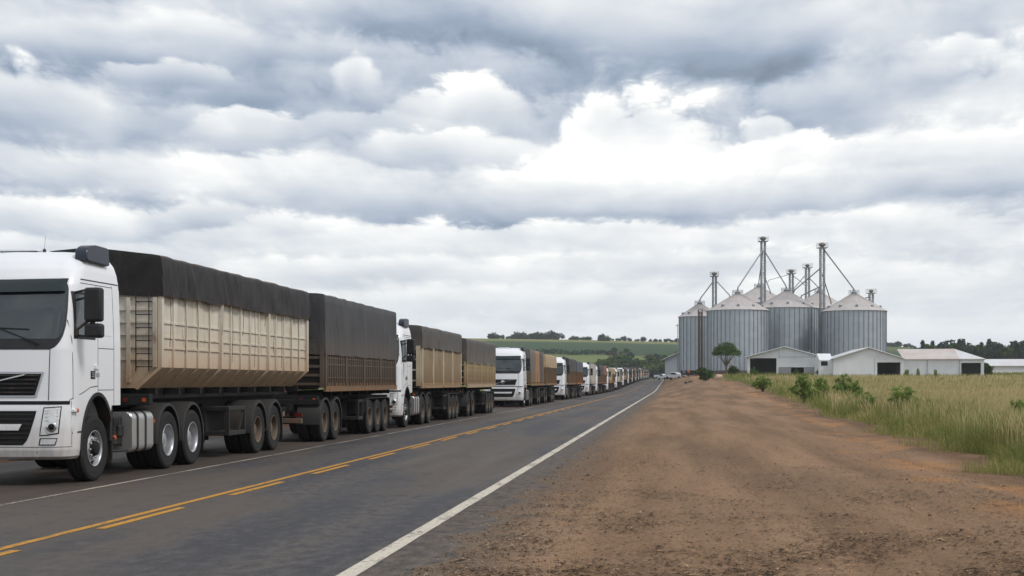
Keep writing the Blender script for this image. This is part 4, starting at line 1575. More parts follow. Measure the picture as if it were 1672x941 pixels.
    for gi, gax in enumerate(groups):
        for s in ((1, -1) if full else (1,)):
            if len(gax) == 3:
                b = MB()
                ya, yb = gax[0] - .62, gax[-1] + .62
                pts = [(ya, .62), (ya, 1.0), (ya + .10, 1.10), (yb - .22, 1.10), (yb - .04, 1.0), (yb, .55), (yb - .02, .55), (yb - .07, .98), (yb - .24, 1.075), (ya + .14, 1.075), (ya + .04, .98), (ya + .02, .62)]
                b.prism(pts, 'X', min(s * .60, s * 1.24), max(s * .60, s * 1.24))
                b.prism([(ya, .60), (ya, 1.0), (ya + .10, 1.10), (ya + .30, 1.10), (ya + .12, .85), (ya + .10, .60)], 'X', min(s * 1.235, s * 1.252), max(s * 1.235, s * 1.252))
                b.build('mudguard', M_guard, T)
            else:
                for y in gax:
                    b = MB()
                    rows = []
                    for (x0, dz) in ((.60, 0), (1.225, 0), (1.25, -.015), (1.25, -.07)):
                        rows.append([Vector((s * x0, y + (.60 + dz) * math.cos(a), RT + (.665 + dz) * math.sin(a))) for a in [PI * 1.03 - PI * 1.03 * k / 20 for k in range(21)]])
                    b.grid(rows)
                    rows2 = [[p + Vector((0, (y - p.y) * .03, (RT - p.z) * .03)) for p in r] for r in rows[:2]]
                    b.grid(rows2, flip=True)
                    b.build('mudguard', M_guard, T)
            b = MB()
            yy = gax[-1] + .66
            b.box(min(s * .60, s * 1.22), max(s * .60, s * 1.22), yy, yy + .025, .20, .85)
            b.build('mudflap', M_black, T)
    b = MB()
    b.box(-1.22, 1.22, L - .10, L, .55, .67, .01)
    b.box(-.5, -.42, L - .09, L - .01, .67, 1.13); b.box(.42, .5, L - .09, L - .01, .67, 1.13)
    b.build('underrun_bar', simple('dull red and grey bar', lin(104, 84, 72), 0.7, 0, 0.3, 3, DUST, 0.5), T)
    for s in ((1, -1) if full else (1,)):
        b = MB()
        x = s * 1.0
        b.box(min(x, x + s * .2), max(x, x + s * .2), L - .0, L + .03, .72, .80)
        b.build('tail_light', M_red, T)
        for y in (.45, L * .5, L - .35):
            b = MB()
            zz = (z_bot - .04) if kind != 'tub' else 1.36
            xx = (hw + .075 if kind != 'tub' else .86)
            b.box(min(s * (xx - .01), s * (xx + .02)), max(s * (xx - .01), s * (xx + .02)), y - .035, y + .035, zz - .018, zz + .018)
            b.build('marker_lamp', M_orange, T)
    b = MB()                                                      # front beam with lamps
    b.box(-1.15, 1.15, -.06, .10, zt - .30, zt - .10, .01)
    if front_axles:
        b.box(-1.2, 1.2, -.10, -.02, .98, 1.12, .01)
    b.build('front_beam', M_chassis, T)
    for x in (1.05, .70, -1.05):
        b = MB()
        b.box(x - .035, x + .035, -.08, -.06, zt - .24, zt - .17)
        b.build('marker_lamp', M_orange if x > 1 else M_red, T)
    if ladder:
        b = MB()
        xs0, xs1 = .93, 1.17
        for x in (xs0, xs1):
            b.tube([(x, -.14, z_bot + .30), (x, -.14, z_wall - .06)], .010, 6)
        for k in range(6):
            z = z_bot + .38 + (z_wall - z_bot - .6) * k / 5
            b.tube([(xs0, -.14, z), (xs1 + .05, -.14, z)], .009, 6)
            if k in (0, 3, 5): b.tube([(xs1, -.14, z), (xs1, -.02, z)], .012, 6); b.tube([(xs0, -.14, z), (xs0, -.02, z)], .012, 6)
        b.build('ladder', M_chassis, T)
    rim = rim or ME_RIMD
    for s in (1, -1):
        for y in list(axles) + list(front_axles):
            wheel(T, s, y, 1.22, ME_TYRE2, rim)
    return T


def copy_tree(o, parent=None, skip=None):
    c = o.copy()
    COL.objects.link(c)
    if parent is not None: c.parent = parent
    for ch in list(o.children):
        if skip and skip(ch): continue
        copy_tree(ch, c, skip)
    return c


TX = -10.40                                                     # centre line of the queue


def place(o, y, x=TX):
    z = float(np.interp(y + 3, _RY, _RZ))
    o.location = (x, y, z + .001)
    o.rotation_euler = (math.atan((float(np.interp(y + 6, _RY, _RZ)) - float(np.interp(y, _RY, _RZ))) / 6), 0, 0)
    return o


def make_queue():
    cream = dusty('cream tub paint', lin(218, 212, 200), lin(202, 193, 176), 1.35, 2.85, lin(172, 138, 100), rust=lin(120, 84, 54), amount=.92)
    cream2 = dusty('cream board paint', lin(204, 192, 168), lin(182, 168, 142), 1.3, 2.1, lin(146, 120, 92), amount=.8)
    creamc = dusty('tan corrugated sheet', lin(158, 142, 116), lin(132, 116, 92), 1.4, 2.6, lin(124, 100, 76))
    cream3 = dusty('tan board paint', lin(192, 174, 138), lin(166, 148, 114), 1.4, 2.3, lin(140, 112, 82), amount=.85)
    brown = dusty('dark brown boards', lin(112, 100, 90), lin(92, 82, 73), 1.4, 2.1, lin(90, 76, 62))
    brownlow = dusty('brown lower beam', lin(112, 90, 70), lin(96, 76, 58), 1.3, 1.7, lin(126, 98, 72))
    wood = dusty('weathered brown boards', lin(130, 112, 88), lin(100, 86, 68), 1.4, 2.4, lin(128, 100, 70), rust=lin(150, 92, 48))
    rustw = dusty('reddish boards', lin(132, 100, 74), lin(108, 82, 60), 1.4, 2.4, lin(128, 94, 64))
    rustl = dusty('orange lower beam', lin(160, 104, 68), lin(140, 84, 50), 1.3, 1.6, lin(140, 96, 62))
    pale = dusty('pale grey panels', lin(186, 182, 174), lin(172, 166, 156), 1.3, 1.9, lin(140, 122, 102), amount=.6)
    beige = dusty('beige panels', lin(176, 164, 142), lin(158, 146, 122), 1.3, 2.0, lin(140, 116, 88))
    ochre = dusty('ochre beam', lin(176, 128, 52), lin(150, 106, 44), 1.3, 2.0, lin(140, 104, 68))
    redlow = dusty('red beam', lin(150, 52, 40), lin(120, 42, 34), 1.3, 2.0, lin(130, 84, 62))
    tarp_k = canvas('black tarpaulin', lin(33, 30, 30), lin(104, 89, 78), 2.9, 3.4, .16)
    tarp_g = canvas('charcoal tarpaulin', lin(60, 60, 62), lin(104, 90, 78), 2.2, 3.2, .45)
    tarp_g2 = canvas('grey brown tarpaulin', lin(74, 70, 67), lin(110, 98, 86), 2.4, 3.4, .45)
    tarp_p = canvas('patched tarpaulin', lin(98, 94, 88), lin(120, 98, 74), 1.5, 2.9, .55, [(3.3, 5.9, lin(156, 112, 70)), (6.3, 8.6, lin(72, 64, 58))])
    tarp_t = canvas('tan tarpaulin', lin(164, 142, 112), lin(140, 118, 90), 2.0, 3.0, .4)
    tarp_o = canvas('rust coloured tarpaulin', lin(124, 78, 58), lin(130, 96, 70), 2.0, 3.0, .4)
    tarp_b = canvas('slate tarpaulin', lin(72, 78, 88), lin(110, 100, 90), 2.0, 3.0, .4)
    a2 = [6.20, 7.45]
    A3 = [6.10, 7.30, 8.50]
    tub = make_trailer('tub', 9.9, 1.48, 3.24, 3.13, 3.80, .16, cream, tarp_k, a2, ladder=True, ropes=True, seed=1.3)
    slat = make_trailer('slat', 9.35, 1.43, 2.38, 2.30, 3.86, .06, brown, tarp_g, [5.92, 7.05, 8.18], [.42, 1.62], seed=4.1, m_low=brownlow, tarp_wave=.008)
    corr = make_trailer('corr', 9.4, 1.43, 2.90, 2.83, 3.60, .06, cream2, tarp_g2, [7.05, 8.0, 8.95], seed=6.2, m_low=cream3, m_mid=creamc, rim=ME_RIMD)
    slat2 = make_trailer('slat', 10.0, 1.42, 2.48, 2.40, 3.48, .05, cream3, tarp_g2, [7.6, 8.6, 9.6], [1.3, 2.7], seed=7.7, m_low=cream2)
    patched = make_trailer('slat', 9.2, 1.42, 2.2, 1.52, 3.62, .05, wood, tarp_p, a2, seed=9.1, m_low=wood, tarp_wave=.02)
    tan = make_trailer('slat', 9.4, 1.42, 2.62, 2.62, 3.52, .05, wood, tarp_t, [5.92, 7.05, 8.18], [.42, 1.62], seed=10.4, m_low=wood)
    dark = make_trailer('slat', 9.4, 1.42, 2.55, 2.50, 3.62, .06, wood, tarp_g, A3, seed=12.4, m_low=brownlow)
    slate = make_trailer('slat', 9.0, 1.42, 2.55, 2.50, 3.52, .06, rustw, tarp_b, [5.9, 7.0, 8.1], [.42, 1.6], seed=13.4, m_low=rustl)
    paleb = make_trailer('box', 9.6, 1.42, 3.60, 0, 0, 0, pale, None, [6.3, 7.5, 8.7], seed=15, m_low=pale)
    beigeb = make_trailer('box', 9.6, 1.42, 3.55, 0, 0, 0, beige, None, [6.3, 7.5, 8.7], seed=16, m_low=ochre)
    rusty = make_trailer('slat', 9.4, 1.42, 2.5, 2.45, 3.62, .06, wood, tarp_o, [6.1, 7.3, 8.5], seed=17.2, m_low=redlow)
    tractor = make_tractor()
    protos = dict(tub=tub, slat=slat, corr=corr, slat2=slat2, patched=patched, tan=tan, dark=dark, slate=slate, paleb=paleb, beigeb=beigeb, rusty=rusty)
    used = set()
    used_cabs = []

    def far_skip(ch):
        return ch.location.x < -.5 and ch.name.startswith('wheel')

    def use(key, y, label, group, far):
        p = protos[key] if key != 'tractor' else tractor
        if key in used:
            p = copy_tree(p, skip=far_skip if far else None)
        used.add(key)
        if key == 'tractor' and len(used_cabs) > 0:
            for ch in p.children:
                for g in ch.children:
                    if g.data is ME_RIMS: g.data = ME_RIMD
        if key == 'tractor': used_cabs.append(p)
        place(p, y)
        tag(p, label, 'truck' if key == 'tractor' else 'trailer', group)
        return p

    # (front, first trailer, its start, second trailer, its start)
    Q = [
        (19.8, 'tub', 23.6, 'slat', 35.3), (45.7, 'corr', 49.4, 'slat2', 60.4), (84.2, 'patched', 88.0, 'tan', 98.9), (117.3, 'dark', 121.1, 'slate', 131.6),
        (152.0, 'paleb', 155.8, None, 0), (168.6, 'dark', 172.4, 'rusty', 182.8), (197.5, 'beigeb', 201.3, 'tan', 212.0), (229.5, 'paleb', 233.3, 'slat2', 243.9),
        (262.0, 'corr', 265.8, 'patched', 276.2), (293.0, 'slate', 296.8, 'dark', 307.0), (323.5, 'rusty', 327.3, 'rusty', 337.9), (354.0, 'dark', 357.8, 'slat', 368.2),
        (384.0, 'slate', 387.8, 'beigeb', 398.0), (414.0, 'corr', 417.8, 'slat', 428.2), (444.0, 'tub', 447.8, 'tan', 458.7), (474.0, 'dark', 477.8, 'dark', 488.2),
        (504.0, 'beigeb', 507.8, 'slate', 518.2), (534.0, 'tub', 537.8, 'slat2', 548.7)]
    ordinal = 'first second third fourth fifth sixth seventh eighth ninth tenth eleventh twelfth thirteenth fourteenth fifteenth sixteenth seventeenth eighteenth'.split()
    what = dict(tub='cream steel tub trailer under black tarpaulin', slat='dark slatted trailer under tall charcoal tarpaulin', corr='cream corrugated trailer under grey tarpaulin',
                slat2='tan slatted trailer under grey tarpaulin', patched='trailer draped in grey and orange patched tarpaulin', tan='brown boarded trailer under tan tarpaulin',
                dark='brown boarded trailer under charcoal tarpaulin', slate='reddish boarded trailer under slate tarpaulin', paleb='plain pale grey box trailer', beigeb='beige box trailer with ochre lower edge',
                rusty='brown boarded trailer under rust coloured tarpaulin')
    cabl = {0: 'white truck cab nearest to the camera, pulling the cream tub trailer', 1: 'white truck cab second in the queue, behind the tall charcoal trailer', 2: 'white truck cab third in the queue, its front and grille fully in view'}
    for i, (yt, k1, y1, k2, y2) in enumerate(Q):
        far = i >= 3
        use('tractor', yt, cabl.get(i, f'white truck cab, {ordinal[i]} in the queue from the camera'), 'white truck cabs queued along the road', far)
        use(k1, y1, f'{what[k1]}, coupled behind the {ordinal[i]} cab', 'grain trailers queued along the road', far)
        if k2: use(k2, y2, f'{what[k2]}, last of the {ordinal[i]} truck', 'grain trailers queued along the road', far)


make_queue()

# ------------------------------------------------------------------ hills
def crest_z(x, y):
    px = 836 + F_PX * (x * math.cos(PSI) + y * math.sin(PSI)) / max(1.0, (y * math.cos(PSI) - x * math.sin(PSI)))
    py = float(np.interp(px, [300, 780, 1000, 1110, 1300, 1450, 1560, 1750, 2200], [548, 552.5, 556, 559, 563, 566, 570, 578, 590]))
    return CAMZ + (623 - py) * 1050.0 / F_PX


def hill_f(x, y):
    Z = y * math.cos(PSI) - x * math.sin(PSI)
    return (Z - 560.0) / 490.0


def hill_z(x, y):
    f = hill_f(x, y)
    top = crest_z(x, y)
    und = 0.6 * mnoise.noise(Vector((x * .006, y * .006, 1)))
    if f <= 0: return 2.0 - 0.9 * min(1, -f * 8)
    if f <= 1: return 2.0 + (top - 2.0) * (f - 0.045 * math.sin(f * 2 * PI)) + und * min(1, f * 4) * (1 - f * .8)
    return top - (f - 1) * 18.0


def make_hills():
    xs = np.arange(-760, 1000, 22.0)
    ys = np.concatenate([np.arange(470, 1180, 14.0), np.arange(1180, 1420, 60)])
    V, A = [], []
    for y in ys:
        for x in xs:
            V.append((x, y, hill_z(x, y))); A.append(hill_f(x, y))
    nx, ny = len(xs), len(ys)
    i = np.arange(ny - 1)[:, None] * nx + np.arange(nx - 1)[None, :]
    F = np.stack([i, i + 1, i + nx + 1, i + nx], -1).reshape(-1, 4)
    m, t = material('crop fields')
    geo = t.n.new('ShaderNodeNewGeometry').outputs['Position']
    px, py, pz = t.xyz(geo)
    f = t.node('ShaderNodeAttribute', attribute_name='rise', out=2)
    n = t.noise(geo, .016, 5, .55)
    n2 = t.noise(t.vscale(geo, 1, .25, 1), .12, 5, .6)
    ff = t.add(f, t.mul(t.sub(n, .5), .05))
    c = t.ramp(ff, [(0.0, lin(80, 88, 52)), (.33, lin(84, 94, 56)), (.36, lin(112, 120, 72)), (.47, lin(104, 114, 68)), (.49, lin(50, 70, 46)), (.80, lin(58, 78, 52)), (.84, lin(118, 118, 74)), (1.0, lin(128, 126, 82))])
    right = t.mapr(px, 20, 50, 0, 1)
    c = t.mix(right, c, t.ramp(ff, [(0, lin(60, 74, 44)), (.45, lin(78, 92, 54)), (.62, lin(56, 76, 48)), (.8, lin(88, 100, 60)), (1, lin(82, 94, 58))]))
    c = t.mix(t.mapr(n2, .3, .7, .25, 0), c, lin(60, 74, 42))
    t._in(t.p.inputs['Base Color'], c)
    t.p.inputs['Roughness'].default_value = 0.95
    t.p.inputs['Specular IOR Level'].default_value = 0.1
    tag(link('hills', np_mesh('hills', np.array(V), F, m, {'rise': np.array(A)}, smooth=True)), kind='structure')


make_hills()


# ------------------------------------------------------------------ trees and shrubs
def leaf_mat(name, dark, mid, light, tr=0.25):
    return tint_mat(name, [(0, dark), (.5, mid), (1, light)], 0.7, tr)


def leaves(centres, radii, per, size, rg, flat=1.0, droop=0.0, asp=.5, rise=0.0):
    """leaf faces gathered in clumps"""
    n = len(centres) * per
    c = np.repeat(np.asarray(centres, float), per, 0)
    r = np.repeat(np.asarray(radii, float), per)
    d = rg.normal(size=(n, 3)); d /= np.linalg.norm(d, axis=1)[:, None]
    rad = r * rg.uniform(.35, 1.05, n)
    p = c + d * rad[:, None] * np.array([1, 1, flat])
    p[:, 2] -= droop * rg.random(n)
    a = rg.normal(size=(n, 3)) + np.array([0, 0, rise]); a /= np.linalg.norm(a, axis=1)[:, None]
    b = np.cross(a, d + rg.normal(scale=.5, size=(n, 3))); b /= np.linalg.norm(b, axis=1)[:, None] + 1e-9
    s = size * rg.uniform(.6, 1.35, n)[:, None]
    V = np.stack([p - a * s, p + b * s * asp, p + a * s, p - b * s * asp], 1).reshape(-1, 3)
    F = np.arange(n * 4).reshape(-1, 4)
    clump = np.repeat(rg.uniform(-.25, .25, len(centres)), per)
    tint = np.clip(.5 + clump + rg.normal(0, .16, n), 0, 1)
    return V, F, np.repeat(tint, 4)


BARK = simple('bark', lin(96, 84, 72), 0.9, 0, .3, 4)
L_dark = leaf_mat('dark broad leaves', lin(40, 58, 30), lin(64, 86, 42), lin(98, 120, 60))
L_hazed = leaf_mat('haze tinted leaves', lin(38, 54, 46), lin(56, 74, 62), lin(78, 97, 76))  # distance haze is mixed into these leaf colours
L_mid = leaf_mat('fresh leaves', lin(44, 66, 24), lin(74, 100, 40), lin(112, 136, 60))
L_lite = leaf_mat('pale leaves', lin(70, 86, 40), lin(104, 120, 58), lin(140, 150, 82))
L_brown = leaf_mat('reddish brown leaves', lin(60, 48, 34), lin(88, 70, 48), lin(110, 92, 62))


def tree_meshes(seed, H, cr, ch, n_cl, per, size, mat, shape='round', trunk_r=.22):
    rg = np.random.default_rng(seed)
    cs_, rs_ = [], []
    b = MB()
    base = H - ch
    if shape == 'umbrella':
        forks = []
        tips = []
        b.tube([(0, 0, -.2), (.05, .02, base * .30), (.02, .05, base * .48)], [trunk_r * 1.3, trunk_r, trunk_r * .9], 8)
        for k in range(9):
            a = 2 * PI * k / 9 + rg.uniform(-.2, .2)
            rr = cr * rg.uniform(.35, .95)
            zt = base + ch * (.42 - .30 * (rr / cr) ** 2) + rg.uniform(-.1, .2)
            mid = Vector((math.cos(a) * rr * .30, math.sin(a) * rr * .30, base * .72))
            tip = Vector((math.cos(a) * rr, math.sin(a) * rr, zt))
            b.tube([(.02, .05, base * .45), mid, (mid + tip) / 2 + Vector((0, 0, .1)), tip], [trunk_r * .62, trunk_r * .42, trunk_r * .28, trunk_r * .12], 6)
            tips.append(tip)
        for k in range(n_cl):
            a = rg.uniform(0, 2 * PI); rr = cr * math.sqrt(rg.random())
            dome = 1 - (rr / cr) ** 2 * .72
            lo = .30 - .35 * (rr / cr)
            z = base + ch * rg.uniform(max(lo, -.15), dome * .88)
            cs_.append((math.cos(a) * rr, math.sin(a) * rr, z)); rs_.append(cr * rg.uniform(.13, .22))
        flat = .75
    elif shape == 'conifer':
        b.tube([(0, 0, -.3), (0, 0, H * .5), (0, 0, H * .97)], [trunk_r, trunk_r * .6, .04], 7)
        for k in range(n_cl):
            f = (k + rg.random()) / n_cl
            z = base + ch * f
            rr = cr * (1 - f) ** .8 * rg.uniform(.4, 1.0) + .1
            a = rg.uniform(0, 2 * PI)
            cs_.append((math.cos(a) * rr * .8, math.sin(a) * rr * .8, z)); rs_.append(.25 * cr + .30 * cr * (1 - f))
        flat = .6
    else:
        b.tube([(0, 0, -.4), (.08, 0, base * .7), (0, .1, base + ch * .5)], [trunk_r * 1.2, trunk_r, trunk_r * .5], 8)
        for k in range(7):
            a = rg.uniform(0, 2 * PI)
            z0 = base * rg.uniform(.6, 1.05)
            t = Vector((math.cos(a) * cr * .6, math.sin(a) * cr * .6, base + ch * rg.uniform(.3, .7)))
            b.tube([(0, 0, z0), t * .55 + Vector((0, 0, z0 * .45)), t], [trunk_r * .5, trunk_r * .3, trunk_r * .12], 5)
        # a few big lobes give the crown its uneven outline
        lob = [(rg.uniform(-.5, .5) * cr, rg.uniform(-.5, .5) * cr, base + ch * rg.uniform(.3, .72), cr * rg.uniform(.42, .62)) for _ in range(7)]
        for k in range(n_cl):
            lx, ly, lz, lr = lob[k % 7]
            d = rg.normal(size=3); d /= np.linalg.norm(d)
            q = rg.uniform(.55, 1.0)
            cs_.append((lx + d[0] * lr * q, ly + d[1] * lr * q, lz + d[2] * lr * q * ch / (2 * cr) * 1.1)); rs_.append(cr * rg.uniform(.12, .22))
        flat = .85
    V, F, T = leaves(cs_, rs_, per, size, rg, flat)
    crown = np_mesh('crown', V, F, mat, {'tint': T})
    trunk = finish(b.mesh('trunk', BARK), 60)
    return trunk, crown


def tree(name, meshes, x, y, sc, label, cat='tree', group=None, z=None, rz=None, part='crown', sx=1.0):
    e = empty(name, (x, y, (gz(x, y) if z is None else z)), random.uniform(0, 6.28) if rz is None else rz)
    e.scale = (sc * sx, sc * sx, sc)
    link('trunk' if cat == 'tree' else 'stem', meshes[0], e)
    link(part, meshes[1], e)
    return tag(e, label, cat, group)


def shrub_meshes(seed, H, r, n_cl, per, size, mat, asp=.5, rise=0.0, stems=12):
    rg = np.random.default_rng(seed)
    b = MB()
    cs_, rs_ = [], []
    for k in range(stems):
        a = rg.uniform(0, 2 * PI); rr = r * rg.uniform(.2, .95)
        t = Vector((math.cos(a) * rr, math.sin(a) * rr, H * (1 - .6 * (rr / r) ** 2) * rg.uniform(.6, 1.05)))
        b.tube([(0, 0, -.08), t * .5 + Vector((0, 0, H * .12)), t], [.02, .013, .005], 5)
        for q in range(n_cl // stems):
            f = rg.uniform(.12, 1.0) ** .8
            p = t * f + Vector((0, 0, H * .12 * f * (1 - f) * 4))
            cs_.append((p.x * (1 + 1.5 * (1 - f)) + rg.normal(0, .16 * r), p.y * (1 + 1.5 * (1 - f)) + rg.normal(0, .16 * r), max(.05, p.z))); rs_.append(r * rg.uniform(.10, .2))
    V, F, T = leaves(cs_, rs_, per, size, rg, 1.1, 0, asp, rise)
    return finish(b.mesh('stem', BARK), 60), np_mesh('foliage', V, F, mat, {'tint': T})


def make_trees():
    L_um = leaf_mat('umbrella tree leaves', lin(48, 70, 32), lin(76, 102, 48), lin(112, 138, 68))
    um = tree_meshes(5, 6.5, 2.4, 2.5, 190, 24, .14, L_um, 'umbrella', .17)
    x, y = at_depth(1186, 246)
    e = tree('umbrella_tree', um, x, y, 1.0, 'umbrella shaped tree with bare forked trunk before the silos', rz=.4)
    rounds = [tree_meshes(20 + k, 9.0, 3.6 + .3 * k, 6.6, 120, 12, .42, [L_hazed, L_dark, L_hazed][k], 'round', .25) for k in range(3)]
    tall = [tree_meshes(30 + k, 12, 2.5, 10.2, 90, 14, .42, L_hazed, 'conifer', .22) for k in range(2)]
    crestm = [tree_meshes(50 + k, 9.0, 5.0, 8.4, 150, 12, .55, [L_hazed, L_dark, L_hazed][k], 'round', .25) for k in range(3)]
    lite = tree_meshes(41, 7, 3.0, 5.2, 90, 12, .40, L_lite, 'round', .2)
    brn = tree_meshes(42, 7, 3.2, 5.4, 90, 12, .40, L_brown, 'round', .2)
    mid = tree_meshes(43, 8, 3.4, 6.2, 100, 12, .42, L_mid, 'round', .2)

    def on_hill(px, Z):
        x, y = at_depth(px, Z)
        return x, y, hill_z(x, y) - .2
    g = 'trees along the hill crest'
    crest = [(803, 541.5, 0), (812, 544, 1), (820, 547, 2), (829, 548, 0), (838, 544, 1), (846, 539.5, 0), (853, 543, 2), (861, 543, 1), (869, 541, 0), (878, 543, 2), (886, 538, 1), (893, 542, 0),
             (902, 540.5, 2), (909, 542, 0), (933, 549, 1), (940, 547, 0), (948, 551, 2), (956, 547, 1), (962, 549, 0), (1000, 552, 0), (1010, 550.5, 1), (1019, 549, 2), (1028, 550.5, 0), (1040, 552, 1), (1050, 550, 2),
             (1062, 553, 0), (1070, 551.5, 1), (1078, 554, 2), (1088, 551.5, 0), (1097, 553, 1), (1105, 552.5, 2), (1112, 551, 0), (1451, 557, 0), (1459, 555.5, 1), (1467, 557.5, 2), (1480, 559.5, 0), (1488, 561, 1)]
    for k, (px, top, v) in enumerate(crest):
        Z = 1042 + (k % 3) * 5
        x, y, z = on_hill(px, Z)
        H = z_at(top, Z) - z
        H *= 1.25
        tree('hill_tree', crestm[v], x, y, H / 8.9, 'dark rounded tree among those lined up on the hill crest', group=g, z=z - .2 * H, sx=1.3)
    for px, top, lab in ((981, 537.5, 'tall dark paired tree on the crest, the left of the two'), (991, 539, 'tall dark paired tree on the crest, the right of the two')):
        x, y, z = on_hill(px, 1015)
        tree('hill_tree', crestm[0] if px < 985 else crestm[1], x, y, (z_at(top, 1015) - z) / 8.9, lab, z=z - 2.2, sx=.72)
    # dark hedge along the lower edge of the dark green field
    rg = np.random.default_rng(77)
    cs_, rs_ = [], []
    for k in range(230):
        px = 790 + 215 * k / 230
        x, y = at_depth(px, 798 + 6 * math.sin(k * .07))
        cs_.append((x, y + rg.normal(0, .8), hill_z(x, y) + rg.uniform(.5, 2.4))); rs_.append(rg.uniform(.7, 1.3))
    V, F, T = leaves(cs_, rs_, 10, .55, rg)
    o = link('hedge', np_mesh('hedge', V, F, L_hazed, {'tint': T}))
    tag(o, 'long dark hedge between the dark green and the pale green field', 'hedge')
    # the wooded foot of the hill
    g = 'trees at the wooded foot of the hill'
    rr = random.Random(5)
    spots = []
    for k in range(120):
        px = rr.uniform(986, 1106)
        Z = rr.uniform(585, 660)
        spots.append((px, Z))
    for k in range(14): spots.append((rr.uniform(1046, 1108), rr.uniform(760, 790)))
    for k in range(12): spots.append((rr.uniform(994, 1030), rr.uniform(740, 840)))
    for px, Z in spots:
        x, y, z = on_hill(px, Z)
        r = rr.random()
        if r < .12: mm, lab = lite, 'pale green tree standing in the wood at the hill foot'
        elif r < .22: mm, lab = brn, 'reddish brown tree standing in the wood at the hill foot'
        elif r < .36: mm, lab = mid, 'fresh green tree standing in the wood at the hill foot'
        else: mm, lab = rounds[rr.randrange(3)], 'dark green tree standing in the wood at the hill foot'
        tree('woodland_tree', mm, x, y, rr.uniform(.6, 1.12) * (.6 if Z > 700 else 1), lab, group=g + ': ' + lab.split(' tree')[0], z=z - 1.6, sx=1.35)
    # the dark wood behind the warehouses
    g = 'trees in the dark wood behind the warehouses'
    tops = [(1497, 561), (1507, 558), (1520, 559), (1530, 557), (1540, 555), (1550, 554), (1562, 556), (1572, 556), (1585, 559), (1596, 561), (1608, 556), (1618, 557), (1630, 556), (1642, 558), (1652, 560), (1662, 557), (1672, 556), (1686, 556), (1700, 558), (1720, 556), (1745, 557), (1770, 556)]
    for row in range(3):
        for k, (px, top) in enumerate(tops):
            Z = 500 + row * 14 + rr.uniform(-5, 5)
            x, y = at_depth(px + rr.uniform(-4, 4) + row * 4, Z)
            z = gz(x, y)
            H = z_at(top + (0 if row == 1 else rr.uniform(1, 7)), Z) - z
            con = rr.random() < .35
            mm = tall[rr.randrange(2)] if con else rounds[rr.randrange(3)]
            lab = ('dark pointed tree' if con else 'dark broad tree') + ' in the wood behind the low white warehouse'
            tree('wood_tree', mm, x, y, H / (11.8 if con else 8.7), lab, group=g + (' pointed' if con else ' broad'), z=z, sx=(.95 if con else .85))
    # shrubs by the yard
    sb = [shrub_meshes(60 + k, 2.0, 1.5, 240, 26, .11, [L_dark, L_dark, L_mid][k]) for k in range(3)]
    for px, Z, top, wpx, v, lab in ((1152, 226, 597, 31, 0, 'large dark round shrub at the end of the dirt yard'), (1198, 250, 595.5, 20, 1, 'dark shrub just right of the umbrella tree'),
                                    (1231, 249, 599, 12, 2, 'green shrub in the left corner of the open shed'), (1615, 236, 590, 26, 0, 'dark shrub beside the right end of the warehouses'),
                                    (1340.5, 240, 600, 12, 2, 'green shrub by the small annex between the sheds'), (1300, 249, 601, 10, 1, 'small dark shrub before the low doorway of the shed')):
        x, y = at_depth(px, Z)
        z = gz(x, y) - .1
        H = z_at(top, Z) - z
        rad = wpx / 2 * Z / F_PX
        tree('shrub', sb[v], x, y, H / 2.0, lab, 'shrub', None, z, part='foliage', sx=rad / 1.4 / (H / 2.0))
    # green weeds standing out of the field
    L_weed = leaf_mat('weed leaves', lin(84, 108, 46), lin(120, 144, 70), lin(156, 174, 98), .42)
    wd = [shrub_meshes(80 + k, 1.5, .62, 150, 15, .085, L_weed, .20, .8, 15) for k in range(3)]
    for k, (px, Z, top, wpx, lab) in enumerate(((1493, 54, 624, 54, 'big bushy green weed standing in the straw coloured grass'), (1312, 92, 606, 30, 'leafy weed in the field, leftmost of three in a row'), (1341, 94, 608, 15, 'narrow upright weed in the field, middle of three in a row'),
                                                (1377, 90, 604, 26, 'loose tall weed in the field, rightmost of three in a row'), (1397, 84, 618, 16, 'low weed just right of the loose tall weed'), (1668, 39, 640, 34, 'green leafy weed at the right edge of the field'), (1246, 130, 610, 22, 'small sprawling weed near the open shed'),
                                                (1418, 62, 642, 26, 'dark leafy clump where the grass meets the dirt'), (1405, 70, 631, 20, 'spindly weed behind the dark leafy clump'))):
        x, y = at_depth(px, Z)
        z = gz(x, y)
        H = z_at(top, Z) - z
        rad = wpx / 2 * Z / F_PX
        tree('field_weed', wd[k % 3], x, y, H / 1.5, lab, 'weed', None, z, part='foliage', sx=rad * 1.5 / .60 / (H / 1.5))
    for k, (px, Z, top, wpx, lab) in enumerate(((1481, 205, 600, 9, 'dark weed before the rusty roofed warehouse, leftmost'), (1499, 205, 597.5, 5, 'thin dark weed before the rusty roofed warehouse'), (1527, 205, 600, 6, 'dark weed before the rusty roofed warehouse, rightmost'))):
        x, y = at_depth(px, Z)
        z = gz(x, y)
        H = z_at(top, Z) - z
        tree('field_weed', wd[2], x, y, H / 1.5, lab, 'weed', None, z, part='foliage', sx=wpx / 2 * Z / F_PX / .6 / (H / 1.5))


make_trees()


